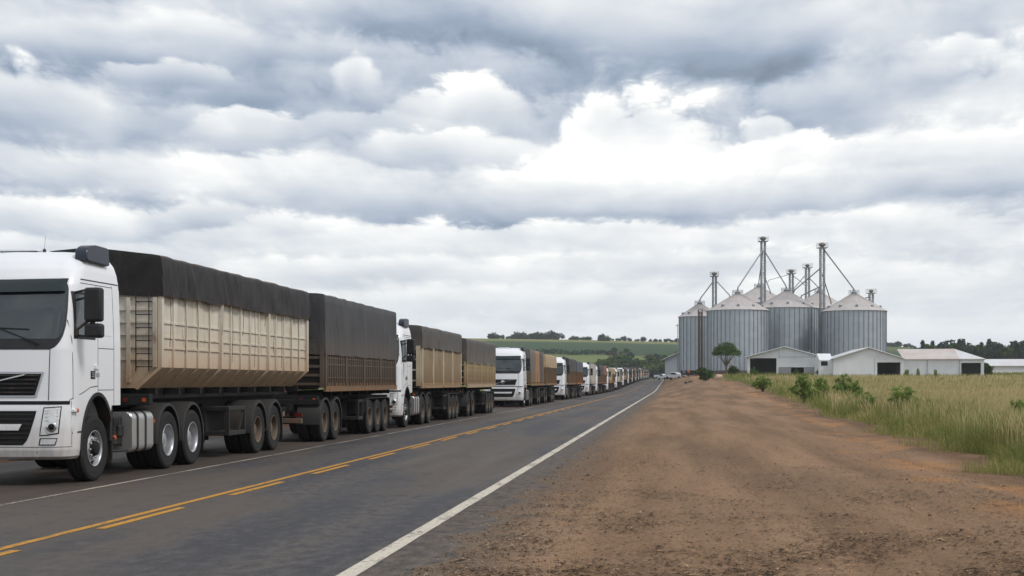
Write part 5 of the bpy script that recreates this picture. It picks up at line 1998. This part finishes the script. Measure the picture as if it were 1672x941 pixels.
# ------------------------------------------------------------------ silos
def galv(name, base, metal=.55, rough=.42, warm=None):
    m, t = material(name)
    oc = t.n.new('ShaderNodeTexCoord').outputs['Object']
    x, y, z = t.xyz(oc)
    ang = t.m('ARCTAN2', y, x)
    cell = t.n.new('ShaderNodeTexWhiteNoise')
    cell.noise_dimensions = '2D'
    t.l.new(t.vec(t.m('FLOOR', t.mul(ang, 40 / (2 * PI))), t.m('FLOOR', t.mul(z, 0.9))), cell.inputs[0])
    st = t.noise(t.vscale(oc, 1.4, 1.4, .12), 1.2, 5, .6)
    n = t.noise(oc, .35, 5, .6)
    k = t.add(t.mul(cell.outputs[0], .35), t.mul(st, .65))
    c = t.mix(k, tuple(.80 * q for q in base), tuple(min(1, 1.18 * q) for q in base))
    if warm: c = t.mix(t.mapr(n, .45, .75, 0, .8), c, warm)
    t._in(t.p.inputs['Base Color'], c)
    t._in(t.p.inputs['Roughness'], t.mapr(k, .2, .8, rough - .08, rough + .14))
    t.p.inputs['Metallic'].default_value = metal
    wv = t.m('SINE', t.mul(z, 2 * PI / .11 * .35))
    t.l.new(t.bump(t.add(t.mul(wv, .5), t.mul(n, .4)), .10, .02), t.p.inputs['Normal'])
    return m


def make_silos():
    mw = galv('galvanised silo sheet', lin(172, 181, 188))
    mr = galv('weathered silo roof sheet', lin(190, 184, 182), .25, .55, lin(176, 164, 156))
    mrib = galv('galvanised stiffener', lin(134, 142, 150), .5, .5)  # darker than the wall sheet: the ribs' shadow lines are in the colour
    mdk = simple('dull grey steel', lin(142, 145, 150), .6, .35, .2, 2)
    mhd = simple('weathered elevator head', lin(128, 122, 118), .7, .2, .3, 2)
    mrust = simple('rusty brown steel', lin(104, 88, 82), .8, .1, .3, 3)
    conc = simple('stained concrete', lin(92, 84, 80), .9, 0, .3, 1.5)
    info = {}

    def silo(key, px, Z, rpx, eave, apex, label, base_py=None):
        x, y = at_depth(px, Z)
        z0 = gz(x, y)
        r = rpx * Z / F_PX
        He, Ha = z_at(eave, Z) - z0, z_at(apex, Z) - z0
        e = empty('grain_silo', (x, y, z0), PSI * .5 + .04)
        tag(e, label, 'silo', 'corrugated steel grain silos')
        b = MB()
        b.lathe([(r * 1.03, -.6), (r * 1.03, .55), (r * .99, .55)], 48, 'Z', smooth=True, sharp=(0, 1))
        b.build('foundation', conc, e)
        b = MB()
        b.lathe([(r, .5), (r, He * .33), (r, He * .66), (r, He)], 80, 'Z')
        b.mi = 1
        nr = 40 if rpx > 40 else 28
        for k in range(nr):
            a = 2 * PI * (k + .5) / nr
            M = Matrix.Rotation(a, 4, 'Z')
            b.box(r - .02, r + .10, -.065, .065, .5, He - .05, mat=M)
        b.mi = 0
        for f in (.30, .56, .82):
            b.lathe([(r + .005, He * f - .05), (r + .03, He * f), (r + .005, He * f + .05)], 80, 'Z')
        b.build('wall', [mw, mrib], e)
        b = MB()
        ro = r + .28
        he2 = He - .28 * (Ha - He) / r
        prof = [(ro, he2 - .02), (ro, he2 + .05)] + [(ro + (0.55 - ro) * k / 6, he2 + .05 + (Ha - he2 - .05) * k / 6) for k in range(1, 7)]
        b.lathe(prof, 60, 'Z')
        b.lathe([(r - .1, he2 - .0), (ro, he2 - .02)], 60, 'Z')
        nseg = 30
        for k in range(nseg):
            a = 2 * PI * k / nseg
            c, s = math.cos(a), math.sin(a)
            b.bar((c * ro * .99, s * ro * .99, he2 + .07), (c * .6, s * .6, Ha + .02), .07, .06, up=(0, 0, 1))
        b.lathe([(ro * .52, he2 + .05 + (Ha - he2 - .05) * .508 + .0), (ro * .515, he2 + .05 + (Ha - he2) * .52 + .04), (ro * .50, he2 + .05 + (Ha - he2) * .53 + .02)], 60, 'Z')
        rf = b.build('roof', mr, e)
        finish(rf.data, 30)
        for k in range(10):
            a = 2 * PI * (k + .3) / 10
            b = MB()
            q = ro * .80
            zz = he2 + (Ha - he2) * .20
            b.box(q - .25, q + .22, -.22, .22, zz - .05, zz + .42, .04, mat=Matrix.Rotation(a, 4, 'Z'))
            b.build('roof_vent', mdk, rf)
        b = MB()
        b.lathe([(.62, Ha - .12), (.62, Ha + .22), (.72, Ha + .25), (.45, Ha + .5), (.20, Ha + .7), (.20, Ha + 1.0)], 20, 'Z', smooth=False)
        for k in range(12):
            a = 2 * PI * k / 12
            b.tube([(math.cos(a) * 1.15, math.sin(a) * 1.15, Ha - .35), (math.cos(a) * 1.15, math.sin(a) * 1.15, Ha + .75)], .03, 4)
        for zz in (.4, .75):
            b.tube([(math.cos(2 * PI * k / 12) * 1.15, math.sin(2 * PI * k / 12) * 1.15, Ha + zz) for k in range(13)], .028, 4)
        b.build('roof_cap', mdk, e)
        info[key] = (Vector((x, y, z0 + Ha + .85)), Vector((x, y, z0 + He)), r, z0)
        return e

    silo('B', 1142.5, 322, 33.5, 517, 497, 'smallest silo, at the left end of the group')
    silo('A', 1204.5, 300, 49.5, 507, 480, 'big front silo at the left, standing behind the umbrella tree')
    silo('C', 1284, 316, 51.5, 503.5, 476, 'big front silo in the middle, behind the open gabled shed')
    silo('D', 1394.5, 304, 51.0, 508, 480, 'big front silo at the right end of the group')
    silo('E', 1239, 345, 50, 496, 469, 'back row silo, only its roof showing left of the middle')
    silo('F', 1337, 347, 50, 505, 478, 'back row silo, roof showing behind the tall right tower')

    def tower(px, Z, plat, top, wpx, label, targets=(), base=None, rust=False, head=True):
        """bucket elevator: lattice tower, twin casings, head with platform, spouts to the silos"""
        x, y = at_depth(px, Z)
        z0 = gz(x, y)
        hw = wpx / 2 * Z / F_PX
        zp, zt = z_at(plat, Z) - z0, z_at(top, Z) - z0
        e = empty('elevator_tower', (x, y, z0), PSI)
        tag(e, label, 'tower', 'grain elevator towers among the silos')
        b = MB()
        t = .13
        for sx in (-1, 1):
            for sy in (-1, 1):
                b.box(sx * hw - t / 2, sx * hw + t / 2, sy * hw - t / 2, sy * hw + t / 2, -.3, zp)
        n = max(4, int(zp / (hw * 2.0)))
        for k in range(n):
            za, zb = zp * k / n, zp * (k + 1) / n
            for q in range(4):
                p = [(-hw, -hw), (hw, -hw), (hw, hw), (-hw, hw)]
                a_, c_ = p[q], p[(q + 1) % 4]
                if k % 2: a_, c_ = c_, a_
                b.bar((*a_, za), (*c_, zb), .06)
                b.bar((*a_, zb), (*c_, zb), .06)
        b.build('tower_frame', mrust if rust else mdk, e)
        b = MB()
        for sx in (-1, 1):
            b.box(sx * hw * .50 - hw * .17, sx * hw * .50 + hw * .17, -hw * .25, hw * .25, 0, zt - .9, .02)
        b.build('casing', mrust if rust else mw, e)
        if not head: return e
        b = MB()
        rr = min(hw * 1.4, (zt - zp) * .6)
        hz = zt - zp
        b.lathe([(rr * .62, zp + .05), (rr * .72, zp + hz * .3), (rr * 1.12, zp + hz * .5), (rr * 1.15, zp + hz * .68), (rr * .9, zp + hz * .88), (rr * .5, zt), (.02, zt + .05)], 14, 'Z', smooth=False)
        b.build('elevator_head', mhd, e)
        b = MB()
        w2 = hw * 2.1
        b.box(-w2, w2, -w2, w2, zp - .06, zp + .05)
        for k in range(3):
            f = -w2 + 2 * w2 * k / 2
            for a_ in ((f, -w2), (f, w2), (-w2, f), (w2, f)):
                b.box(a_[0] - .025, a_[0] + .025, a_[1] - .025, a_[1] + .025, zp, zp + 1.05)
        for zz in (zp + 1.0,):
            for a_, c_ in (((-w2, -w2), (w2, -w2)), ((w2, -w2), (w2, w2)), ((w2, w2), (-w2, w2)), ((-w2, w2), (-w2, -w2))):
                b.bar((*a_, zz), (*c_, zz), .035)
        b.build('platform', mdk, e)
        b = MB()                                                  # ladder with hoops
        for sx in (-.22, .22):
            b.box(hw + .12 - .02, hw + .12 + .02, sx - .02, sx + .02, 0, zp)
        for k in range(int(zp / 1.2)):
            b.box(hw + .10, hw + .14, -.22, .22, 1.2 * k + .2, 1.2 * k + .25)
        b.build('ladder', mdk, e)
        inv = (Matrix.Translation((x, y, z0)) @ Matrix.Rotation(PSI, 4, 'Z')).inverted()
        for (drop, key, rad) in targets:
            b = MB()
            tgt = info[key][0] if isinstance(key, str) else Vector(key)
            p1 = inv @ tgt
            d = Vector((p1.x, p1.y, 0)).normalized()
            p0 = Vector((d.x * hw, d.y * hw, zp - drop))
            k_ = p1 + Vector((-d.x * .3, -d.y * .3, .55))
            b.tube([p0, p0 * .02 + k_ * .98, k_, p1], rad, 7)
            b.build('spout', mdk, e)
        return e

    def P(px, py, Z):
        x, y = at_depth(px, Z)
        return (x, y, z_at(py, Z))
    tower(1166.5, 318, 451.5, 444.5, 6.0, 'short twin leg elevator tower between the two leftmost silos', [(1.2, 'B', .13), (.8, P(1192, 486, 309), .13)])
    tower(1246, 326, 394.5, 386.5, 7.0, 'tallest elevator tower, rising left of the middle silo', [(2.2, 'A', .16), (2.2, 'C', .16), (2.4, 'E', .12), (7.5, P(1258, 480, 336), .12)])
    tower(1342.5, 309, 405, 396.5, 7.2, 'tall elevator tower standing between the middle and the right silo', [(.5, 'D', .16), (4.5, P(1296, 478, 318), .14), (8.5, P(1308, 487, 330), .14), (6, P(1357, 497, 338), .13)])
    tower(1318.5, 352, 437.5, 431.5, 6.5, 'medium elevator tower just left of the tall right tower', [(2.5, 'F', .13), (1.5, P(1296, 474, 345), .13)])
    tower(1292, 356, 447, 440, 6.2, 'shorter elevator tower behind the middle silo roof', [(.6, P(1313, 466, 356), .10), (.2, P(1254, 461, 352), .08)])
    tower(1422.5, 345, 479, 473, 6.5, 'lowest elevator tower, behind the right silo roof', [(1, P(1412, 490, 345), .12)])
    tower(1143.5, 311.5, 506, 503, 6.2, 'rusty lattice ladder tower in front of the smallest silo', rust=True, head=False)
    x, y = at_depth(1106.5, 318)
    b = MB()
    zt = z_at(529, 318) - gz(x, y)
    b.tube([(0, 0, -.3), (0, 0, zt)], [.11, .08], 8)
    b.box(-.5, .5, -.06, .06, zt - .5, zt - .35)
    o = b.build('utility_pole', mdk)
    o.location = (x, y, gz(x, y))
    tag(o, 'thin grey pole left of the smallest silo', 'pole')


make_silos()


# ------------------------------------------------------------------ warehouses
def sheet(name, base, rough=.55, stain=None, amt=.5):
    m, t = material(name)
    oc = t.n.new('ShaderNodeTexCoord').outputs['Object']
    n = t.noise(t.vscale(oc, 1, 1, .4), .8, 6, .62)
    n2 = t.noise(oc, .35, 4, .55)
    c = t.mix(t.mapr(n, .3, .7), tuple(.88 * q for q in base), tuple(min(1, 1.06 * q) for q in base))
    if stain: c = t.mix(t.mapr(t.add(t.mul(n2, .6), t.mul(n, .4)), .40, .62, 0, amt), c, stain)
    t._in(t.p.inputs['Base Color'], c)
    t.p.inputs['Roughness'].default_value = rough
    t.p.inputs['Specular IOR Level'].default_value = .4
    x, y, z = t.xyz(oc)
    t.l.new(t.bump(t.m('SINE', t.mul(t.add(x, y), 26.0)), .15, .02), t.p.inputs['Normal'])
    return m


def make_sheds():
    wall = sheet('white wall sheeting', lin(226, 230, 234), .6, lin(204, 204, 202), .5)
    roofw = sheet('pale grey roof sheeting', lin(208, 210, 214), .5, lin(196, 186, 182), .6)
    roofr = sheet('rust stained roof sheeting', lin(200, 193, 190), .6, lin(182, 162, 154), .8)
    grey = sheet('grey wall sheeting', lin(166, 175, 184), .55, lin(130, 136, 144), .4)
    trim = simple('white trim', lin(226, 229, 232), .5)
    gdoor = sheet('grey door', lin(150, 152, 154), .6)
    dark = simple('dark shed floor', lin(44, 40, 38), .95)

    def wall_with_holes(b, x0, x1, y, z0, z1, holes, th=.18):
        """a wall along x with rectangular openings reaching from the floor"""
        xs = x0
        for (a, c, zt) in sorted(holes):
            b.box(xs, a, y, y + th, z0, z1)
            b.box(a, c, y, y + th, zt, z1)
            xs = c
        b.box(xs, x1, y, y + th, z0, z1)

    def gable(name, px0, px1, Z, eave, apex, depth, rz, holes, label, roofm, wallm, over=.35, ridge_px=None, doors=()):
        xa, ya = at_depth((px0 + px1) / 2, Z)
        zg = min(gz(xa, ya), 9)
        sc = Z / F_PX
        hw = (px1 - px0) / 2 * sc
        ez, az_ = z_at(eave, Z) - zg, z_at(apex, Z) - zg
        e = empty(name, (xa, ya, zg), rz)
        tag(e, label, 'warehouse')
        k = lambda px: (px - (px0 + px1) / 2) * sc
        hs = [(max(-hw + .3, k(a)), min(hw - .3, k(c)), z_at(t, Z) - zg) for a, c, t in holes]
        b = MB()
        wall_with_holes(b, -hw, hw, 0, -.4, ez, hs)
        b.prism([(-hw, ez + .002), (hw, ez + .002), (0, az_)], 'Y', 0, .18)
        b.build('front_wall', wallm, e)
        b = MB()
        b.box(-hw, -hw + .18, .18, depth, -.4, ez); b.box(hw - .18, hw, .18, depth, -.4, ez)
        b.box(-hw + .18, hw - .18, depth - .18, depth, -.4, ez)
        b.prism([(-hw, ez + .002), (hw, ez + .002), (0, az_)], 'Y', depth - .18, depth)
        b.build('wall', wallm, e)
        sl = (az_ - ez) / hw
        b = MB()
        for s in (-1, 1):
            p = [(s * (hw + over), ez - over * sl + .06), (0, az_ + .06), (0, az_ + .16), (s * (hw + over), ez - over * sl + .16)]
            b.prism(p, 'Y', -over, depth + over)
        rf = b.build('roof', roofm, e)
        for s in (-1, 1):
            b = MB()
            b.bar((s * (hw + over), -over - .03, ez - over * sl + .05), (0, -over - .03, az_ + .06), .05, .26, up=(0, 1, 0))
            b.build('barge_board', trim, rf)
        b = MB()
        b.box(-hw + .2, hw - .2, .2, depth - .2, -.3, .05)
        b.build('floor_slab', dark, e)
        for (a, c, t0, m) in doors:
            b = MB()
            b.box(k(a), k(c), -.05, -.005, 0, z_at(t0, Z) - zg)
            for q in range(6):
                xx = k(a) + (k(c) - k(a)) * q / 5
                b.box(xx - .03, xx + .03, -.08, -.05, 0, z_at(t0, Z) - zg)
            b.build('sliding_door', m, e)
        return e, hw, ez, az_, zg

    e, hw, ez, az_, zg = gable('open_shed', 1221, 1341, 256, 583, 567, 26, -.085, [(1225.5, 1268, 585), (1291, 1312, 600)], 'gabled white shed with a wide dark opening at its left', roofw, wall, .45,
                               doors=[(1272, 1291, 599.5, gdoor), (1313, 1338, 599.5, gdoor)])
    for x0 in (-1.0, 4.5):
        b = MB()
        b.box(x0 - .04, x0 + .04, -.03, -.002, 3.4, az_ - .6)
        b.build('wall_joint', grey, e)
    b = MB()
    b.box(-1.2, hw - .1, -.04, -.002, ez - .06, ez + .02)
    b.build('wall_joint', grey, e)
    e, hw, ez, az_, zg = gable('warehouse', 1362, 1474, 236, 586, 568.5, 20, 0, [(1432, 1469, 592)], 'white gabled warehouse with a dark doorway, between the open shed and the rust roofed one', roofw, wall, .3)
    b = MB()
    b.box(-hw - 2.3, -hw - .002, .8, 9, -.4, ez - .2)
    b.prism([(.8, ez - .2), (9, ez - .2), (4.9, ez + 1.0)], 'X', -hw - 2.3, -hw - .002)
    b.build('annex', wall, e)
    b = MB()
    b.box(-hw - 2.0, -hw - .9, .74, .8, 2.0, 2.75)
    b.build('annex_window', M_gap, e)
    b = MB()
    b.box(1.0, 1.06, -.03, -.002, 0, ez)
    b.build('wall_joint', grey, e)
    # the rust roofed one, long side to the road, doorway under the pale end of the roof
    Z = 237
    k0 = 1537.0
    sc = Z / F_PX
    xa, ya = at_depth(k0, Z)
    zg = gz(xa, ya)
    e = empty('warehouse', (xa, ya, zg), -.19)
    tag(e, 'rust roofed white warehouse with a dark doorway in its right end', 'warehouse')
    k = lambda px: (px - k0) * sc
    x0, x1, xm, W = k(1475.5), k(1603), k(1565), 9.0
    ez, rzz = z_at(587, Z) - zg, z_at(570, Z) - zg
    b = MB()
    wall_with_holes(b, x0, x1, 0, -.4, ez, [(k(1568), k(1598), z_at(593, Z) - zg)])
    b.build('front_wall', wall, e)
    b = MB()
    b.box(x0, x0 + .18, .18, W, -.4, ez); b.box(x1 - .18, x1, .18, W, -.4, ez); b.box(x0 + .18, x1 - .18, W - .18, W, -.4, ez)
    b.prism([(0, ez), (W, ez), (W / 2, rzz)], 'X', x0, x0 + .18)
    b.build('wall', wall, e)
    o_ = .25
    ap = Vector((k(1557), W / 2, rzz)); rl = Vector((k(1466), W / 2, rzz))
    c3, cm, c0 = Vector((k(1478), -o_, ez - .05)), Vector((xm, -o_, ez - .05)), Vector((x1 + o_, -o_, ez - .05))
    c1, c2 = Vector((x1 + o_, W + o_, ez - .05)), Vector((x0 - o_, W + o_, ez - .05))
    up = Vector((0, 0, .12))

    def slab(pts, nm, m):
        bb = MB()
        A = [bb.bm.verts.new(p) for p in pts]; Bv = [bb.bm.verts.new(p + up) for p in pts]
        bb.bm.faces.new(A); bb.bm.faces.new(Bv[::-1])
        for i in range(len(pts)):
            bb.bm.faces.new((A[i], Bv[i], Bv[(i + 1) % len(pts)], A[(i + 1) % len(pts)]))
        return bb.build(nm, m, e)
    slab([c3, cm, ap, rl], 'roof', roofr)
    slab([cm + Vector((.01, 0, 0)), c0, ap + Vector((.01, 0, 0))], 'pale_roof', roofw)
    slab([c0 + Vector((0, .01, 0)), c1, ap + Vector((.02, .01, 0))], 'hip_roof', roofw)
    slab([c1, c2, rl, ap], 'rear_roof', roofr)
    for px in (1515, 1565):
        b = MB()
        b.box(k(px) - .06, k(px) + .06, -.08, -.005, 0, ez - .1)
        b.build('downpipe', grey, e)
    b = MB()
    b.box(x0 + .2, x1 - .2, .2, W - .2, -.3, .05)
    b.build('floor_slab', dark, e)
    # long low store at the far right
    xa, ya = at_depth(1601, 300)
    zg = gz(xa, ya)
    e = empty('low_store', (xa, ya, zg), PSI)
    tag(e, 'long low white store beyond the shrub, at the right edge', 'warehouse')
    L = 175 * 300 / F_PX
    ze, zr = z_at(597.5, 300) - zg, z_at(587, 300) - zg
    b = MB()
    b.box(0, L, 0, 8, -.5, ze)
    b.prism([(0, ze), (8, ze), (4, zr)], 'X', 0, .2); b.prism([(0, ze), (8, ze), (4, zr)], 'X', L - .2, L)
    b.build('wall', wall, e)
    b = MB()
    b.prism([(-.4, ze - .1), (4, zr), (4, zr + .12), (-.4, ze + .02)], 'X', -.3, L + .3)
    b.prism([(8.4, ze - .1), (4, zr), (4, zr + .12), (8.4, ze + .02)], 'X', -.3, L + .3)
    b.build('roof', roofw, e)
    # grey shed at the road's end, half behind the smallest silo
    gable('grey_shed', 1086, 1150, 366, 586, 571.5, 22, 0.0, [], 'grey shed half hidden behind the smallest silo', roofw, grey, .5)
    # dark machinery under the small silo
    x, y = at_depth(1126, 308)
    zg = gz(x, y)
    e = empty('intake_hopper', (x, y, zg), PSI)
    tag(e, 'dark intake hopper on legs before the smallest silo', 'hopper')
    mk = simple('dark reddish machinery', lin(70, 58, 58), .8, 0, .3, 1)
    b = MB()
    b.box(-1.8, 1.8, 0, 2.2, .75, 1.25, .03)
    b.prism([(-1.6, .75), (1.6, .75), (.5, .15), (-.5, .15)], 'Y', .1, 2.1)
    b.build('hopper_bin', mk, e)
    for sx in (-1.6, 1.6):
        for yy in (.2, 2.0):
            b = MB()
            b.box(sx - .08, sx + .08, yy - .08, yy + .08, -.2, .75)
            b.build('leg', mk, e)


make_sheds()


# ------------------------------------------------------------------ pickups, people, oddments at the end of the road
def make_pickup(label, px, Z, rz, paint, dz=0.0, bed=True, zg=None):
    x, y = at_depth(px, Z)
    e = empty('pickup' if bed else 'parked_car', (x, y, gz(x, y) + dz), rz)
    tag(e, label, 'pickup' if bed else 'car')
    b = MB()
    if bed:
        pr = [(-2.55, .50), (-2.6, .75), (-2.5, .98), (-1.35, 1.10), (-.62, 1.66), (.55, 1.70), (.78, 1.12), (2.5, 1.12), (2.55, .55), (1.95, .48), (-2.2, .45)]
    else:
        pr = [(-2.1, .45), (-2.15, .72), (-2.0, .86), (-1.15, .98), (-.45, 1.44), (.75, 1.46), (1.65, 1.0), (2.1, .92), (2.12, .48), (1.7, .40), (-1.8, .40)]
    b.prism(pr, 'X', -.90, .90, .05)
    if bed:
        b.mi = 1
        b.box(-.72, .72, .95, 2.4, 1.115, 1.14)
    b.build('body', [paint, M_gap], e)
    w0, w1 = ((-1.25, 1.16), (-.62, 1.60)) if bed else ((-1.05, 1.02), (-.45, 1.40))
    b = MB()
    n = Vector((0, -(w1[1] - w0[1]), (w1[0] - w0[0]))).normalized() * .02
    b.poly([Vector((-.74, w0[0], w0[1])) + n, Vector((.74, w0[0], w0[1])) + n, Vector((.66, w1[0], w1[1])) + n, Vector((-.66, w1[0], w1[1])) + n])
    b.build('windscreen', M_glass, e)
    for s in (-1, 1):
        b = MB()
        y1 = .58 if bed else 1.05
        b.prism([(w0[0] + .18, w0[1] + .02), (y1 + .08, w0[1] + .02), (y1 - .1, w1[1] - .04), (w1[0] + .05, w1[1] - .04)], 'X', min(s * .895, s * .912), max(s * .895, s * .912))
        b.build('side_window', M_glass, e)
        b = MB()
        b.box(min(s * .5, s * .82), max(s * .5, s * .82), pr[1][0] - .02, pr[1][0] + .1, .70, .86, .02)
        b.build('headlight', M_lens, e)
        for yy in ((-1.65, 1.60) if bed else (-1.35, 1.35)):
            b = MB()
            b.lathe([(.02, .10), (.20, .10), (.22, .08), (.33, .10), (.37, .06), (.37, -.10), (.33, -.12), (.02, -.12)], 20, 'X')
            o = b.build('wheel', M_tyre, e)
            o.location = (s * .84, yy, .37)
            if s < 0: o.rotation_euler = (0, 0, PI)
    b = MB()
    b.box(-.85, .85, pr[1][0] - .06, pr[1][0] + .08, .42, .62, .03)
    b.build('bumper', M_black, e)
    b = MB()
    b.box(-.48, .48, pr[1][0] - .035, pr[1][0] + .08, .68, .88, .02)
    b.build('grille', M_gap, e)
    e.scale = (1.15, 1.15, 1.15)
    return e


wp = simple('white car paint', lin(224, 225, 228), .25, 0, .05, 3, coat=.4)
gp = simple('grey blue car paint', lin(120, 128, 140), .3, 0, .05, 3, coat=.4)
make_pickup('white pickup facing the camera on the road, left of the two', 1085, 440, R(28), wp)
make_pickup('white pickup parked at an angle beside the road, right of the two', 1102, 318, R(58), wp).scale = (1, 1, 1)
make_pickup('small grey blue car at the far end of the road', 1072, 500, R(5), gp, 0, False)


def make_person(label, px, Z, shirt, trousers, pose):
    x, y = at_depth(px, Z)
    skin_m = simple('skin', lin(150, 108, 84), .6)
    me = bpy.data.meshes.new('body')
    J = [((0, 0, .95), .15), ((0, 0, 1.15), .14), ((0, 0, 1.38), .17), ((0, 0, 1.50), .07), ((0, -.01, 1.58), .085), ((0, -.01, 1.70), .09)]
    E = [(0, 1), (1, 2), (2, 3), (3, 4), (4, 5)]
    for s in (-1, 1):
        k = len(J)
        J += [((s * .20, 0, 1.40), .065), ((s * .25, .02 * pose, 1.13), .05), ((s * .25, -.12 * pose, .90), .04), ((s * .25, -.15 * pose, .80), .045)]
        E += [(2, k), (k, k + 1), (k + 1, k + 2), (k + 2, k + 3)]
        k = len(J)
        J += [((s * .10, 0, .86), .10), ((s * .11, -.05 * s * pose, .48), .07), ((s * .11, .06 * s * pose, .08), .05), ((s * .11, .06 * s * pose - .14, .04), .045)]
        E += [(0, k), (k, k + 1), (k + 1, k + 2), (k + 2, k + 3)]
    me.from_pydata([j[0] for j in J], E, [])
    o = link('tmp_person', me)
    md = o.modifiers.new('s', 'SKIN')
    for i, (p, r) in enumerate(J):
        me.skin_vertices[0].data[i].radius = (r, r * .8 if i < 3 else r)
    me.skin_vertices[0].data[0].use_root = True
    o.modifiers.new('u', 'SUBSURF').levels = 2
    me2 = bpy.data.meshes.new_from_object(o.evaluated_get(bpy.context.evaluated_depsgraph_get()))
    bpy.data.objects.remove(o)
    me2.materials.clear()
    for m in (shirt, trousers, skin_m, M_gap): me2.materials.append(m)
    for p in me2.polygons:
        c = p.center
        p.use_smooth = True
        p.material_index = 2 if (c.z > 1.47 or (abs(c.x) > .19 and c.z < 1.12)) else (1 if c.z < .95 else 0)
        if c.z > 1.70 or (c.z > 1.60 and c.y > .03): p.material_index = 3
        if c.z < .09: p.material_index = 3
    o = link('person', me2)
    o.location = (x, y, gz(x, y) - .0)
    o.rotation_euler = (0, 0, .6 * pose)
    return tag(o, label, 'person')


make_person('person in a blue shirt standing before the dark hopper', 1116.5, 290, simple('blue shirt', lin(86, 104, 140), .8), simple('dark trousers', lin(40, 42, 50), .9), 1)
make_person('person in an orange work vest beside the dark hopper', 1124, 288, simple('orange vest', lin(214, 120, 60), .8), simple('grey trousers', lin(70, 68, 66), .9), -1)


def rock(name, label, cat, px, Z, r, flat, m, seed):
    x, y = at_depth(px, Z)
    bm = bmesh.new()
    bmesh.ops.create_icosphere(bm, subdivisions=3, radius=r)
    for v in bm.verts:
        n = 1 + .30 * mnoise.noise(v.co * (1.6 / r) + Vector((seed, 0, 0))) + .12 * mnoise.noise(v.co * (4 / r) + Vector((seed, 3, 0)))
        v.co = Vector((v.co.x * n, v.co.y * n * .8, v.co.z * n * flat))
        if v.co.z < -r * .2: v.co.z = -r * .2
    me = bpy.data.meshes.new(name)
    bm.to_mesh(me); bm.free()
    me.materials.append(m)
    for p in me.polygons: p.use_smooth = True
    o = link(name, me)
    o.location = (x, y, gz(x, y) + r * .1)
    return tag(o, label, cat)


drk = simple('dark wet clod', lin(58, 44, 40), .9, 0, .3, 3, bump=.4, bscale=6)
rock('earth_clod', 'dark earth clod at the far end of the dirt, left of two', 'clod', 1120.5, 215, .34, .75, drk, 1.0)
rock('earth_clod', 'dark earth clod at the far end of the dirt, right of two', 'clod', 1128, 217, .42, .55, drk, 5.0)
rock('covered_heap', 'pale pink covered heap between the shrub and the tree', 'heap', 1174.5, 240, .78, .85, simple('pale pink sheet', lin(196, 160, 148), .7, 0, .12, 2), 9.0)

# ------------------------------------------------------------------ the air
HAZE = 0.00015
if HAZE > 0:
    b = MB()
    b.box(-1350, 1350, -200, 1550, -1.5, 62)
    hm, t = material('pale air')
    t.n.remove(t.p)
    pv = t.n.new('ShaderNodeVolumePrincipled')
    pv.inputs['Color'].default_value = (.86, .92, 1.0, 1)
    pv.inputs['Density'].default_value = HAZE
    pv.inputs['Anisotropy'].default_value = 0.1
    t.l.new(pv.outputs[0], t.o.inputs['Volume'])
    tag(b.build('haze', hm), kind='stuff')
S.cycles.max_bounces = 6
S.cycles.diffuse_bounces = 3
S.cycles.glossy_bounces = 3
S.cycles.transmission_bounces = 3
S.cycles.volume_bounces = 1
S.cycles.transparent_max_bounces = 6
S.cycles.caustics_reflective = False
S.cycles.caustics_refractive = False
S.cycles.sample_clamp_indirect = 6.0
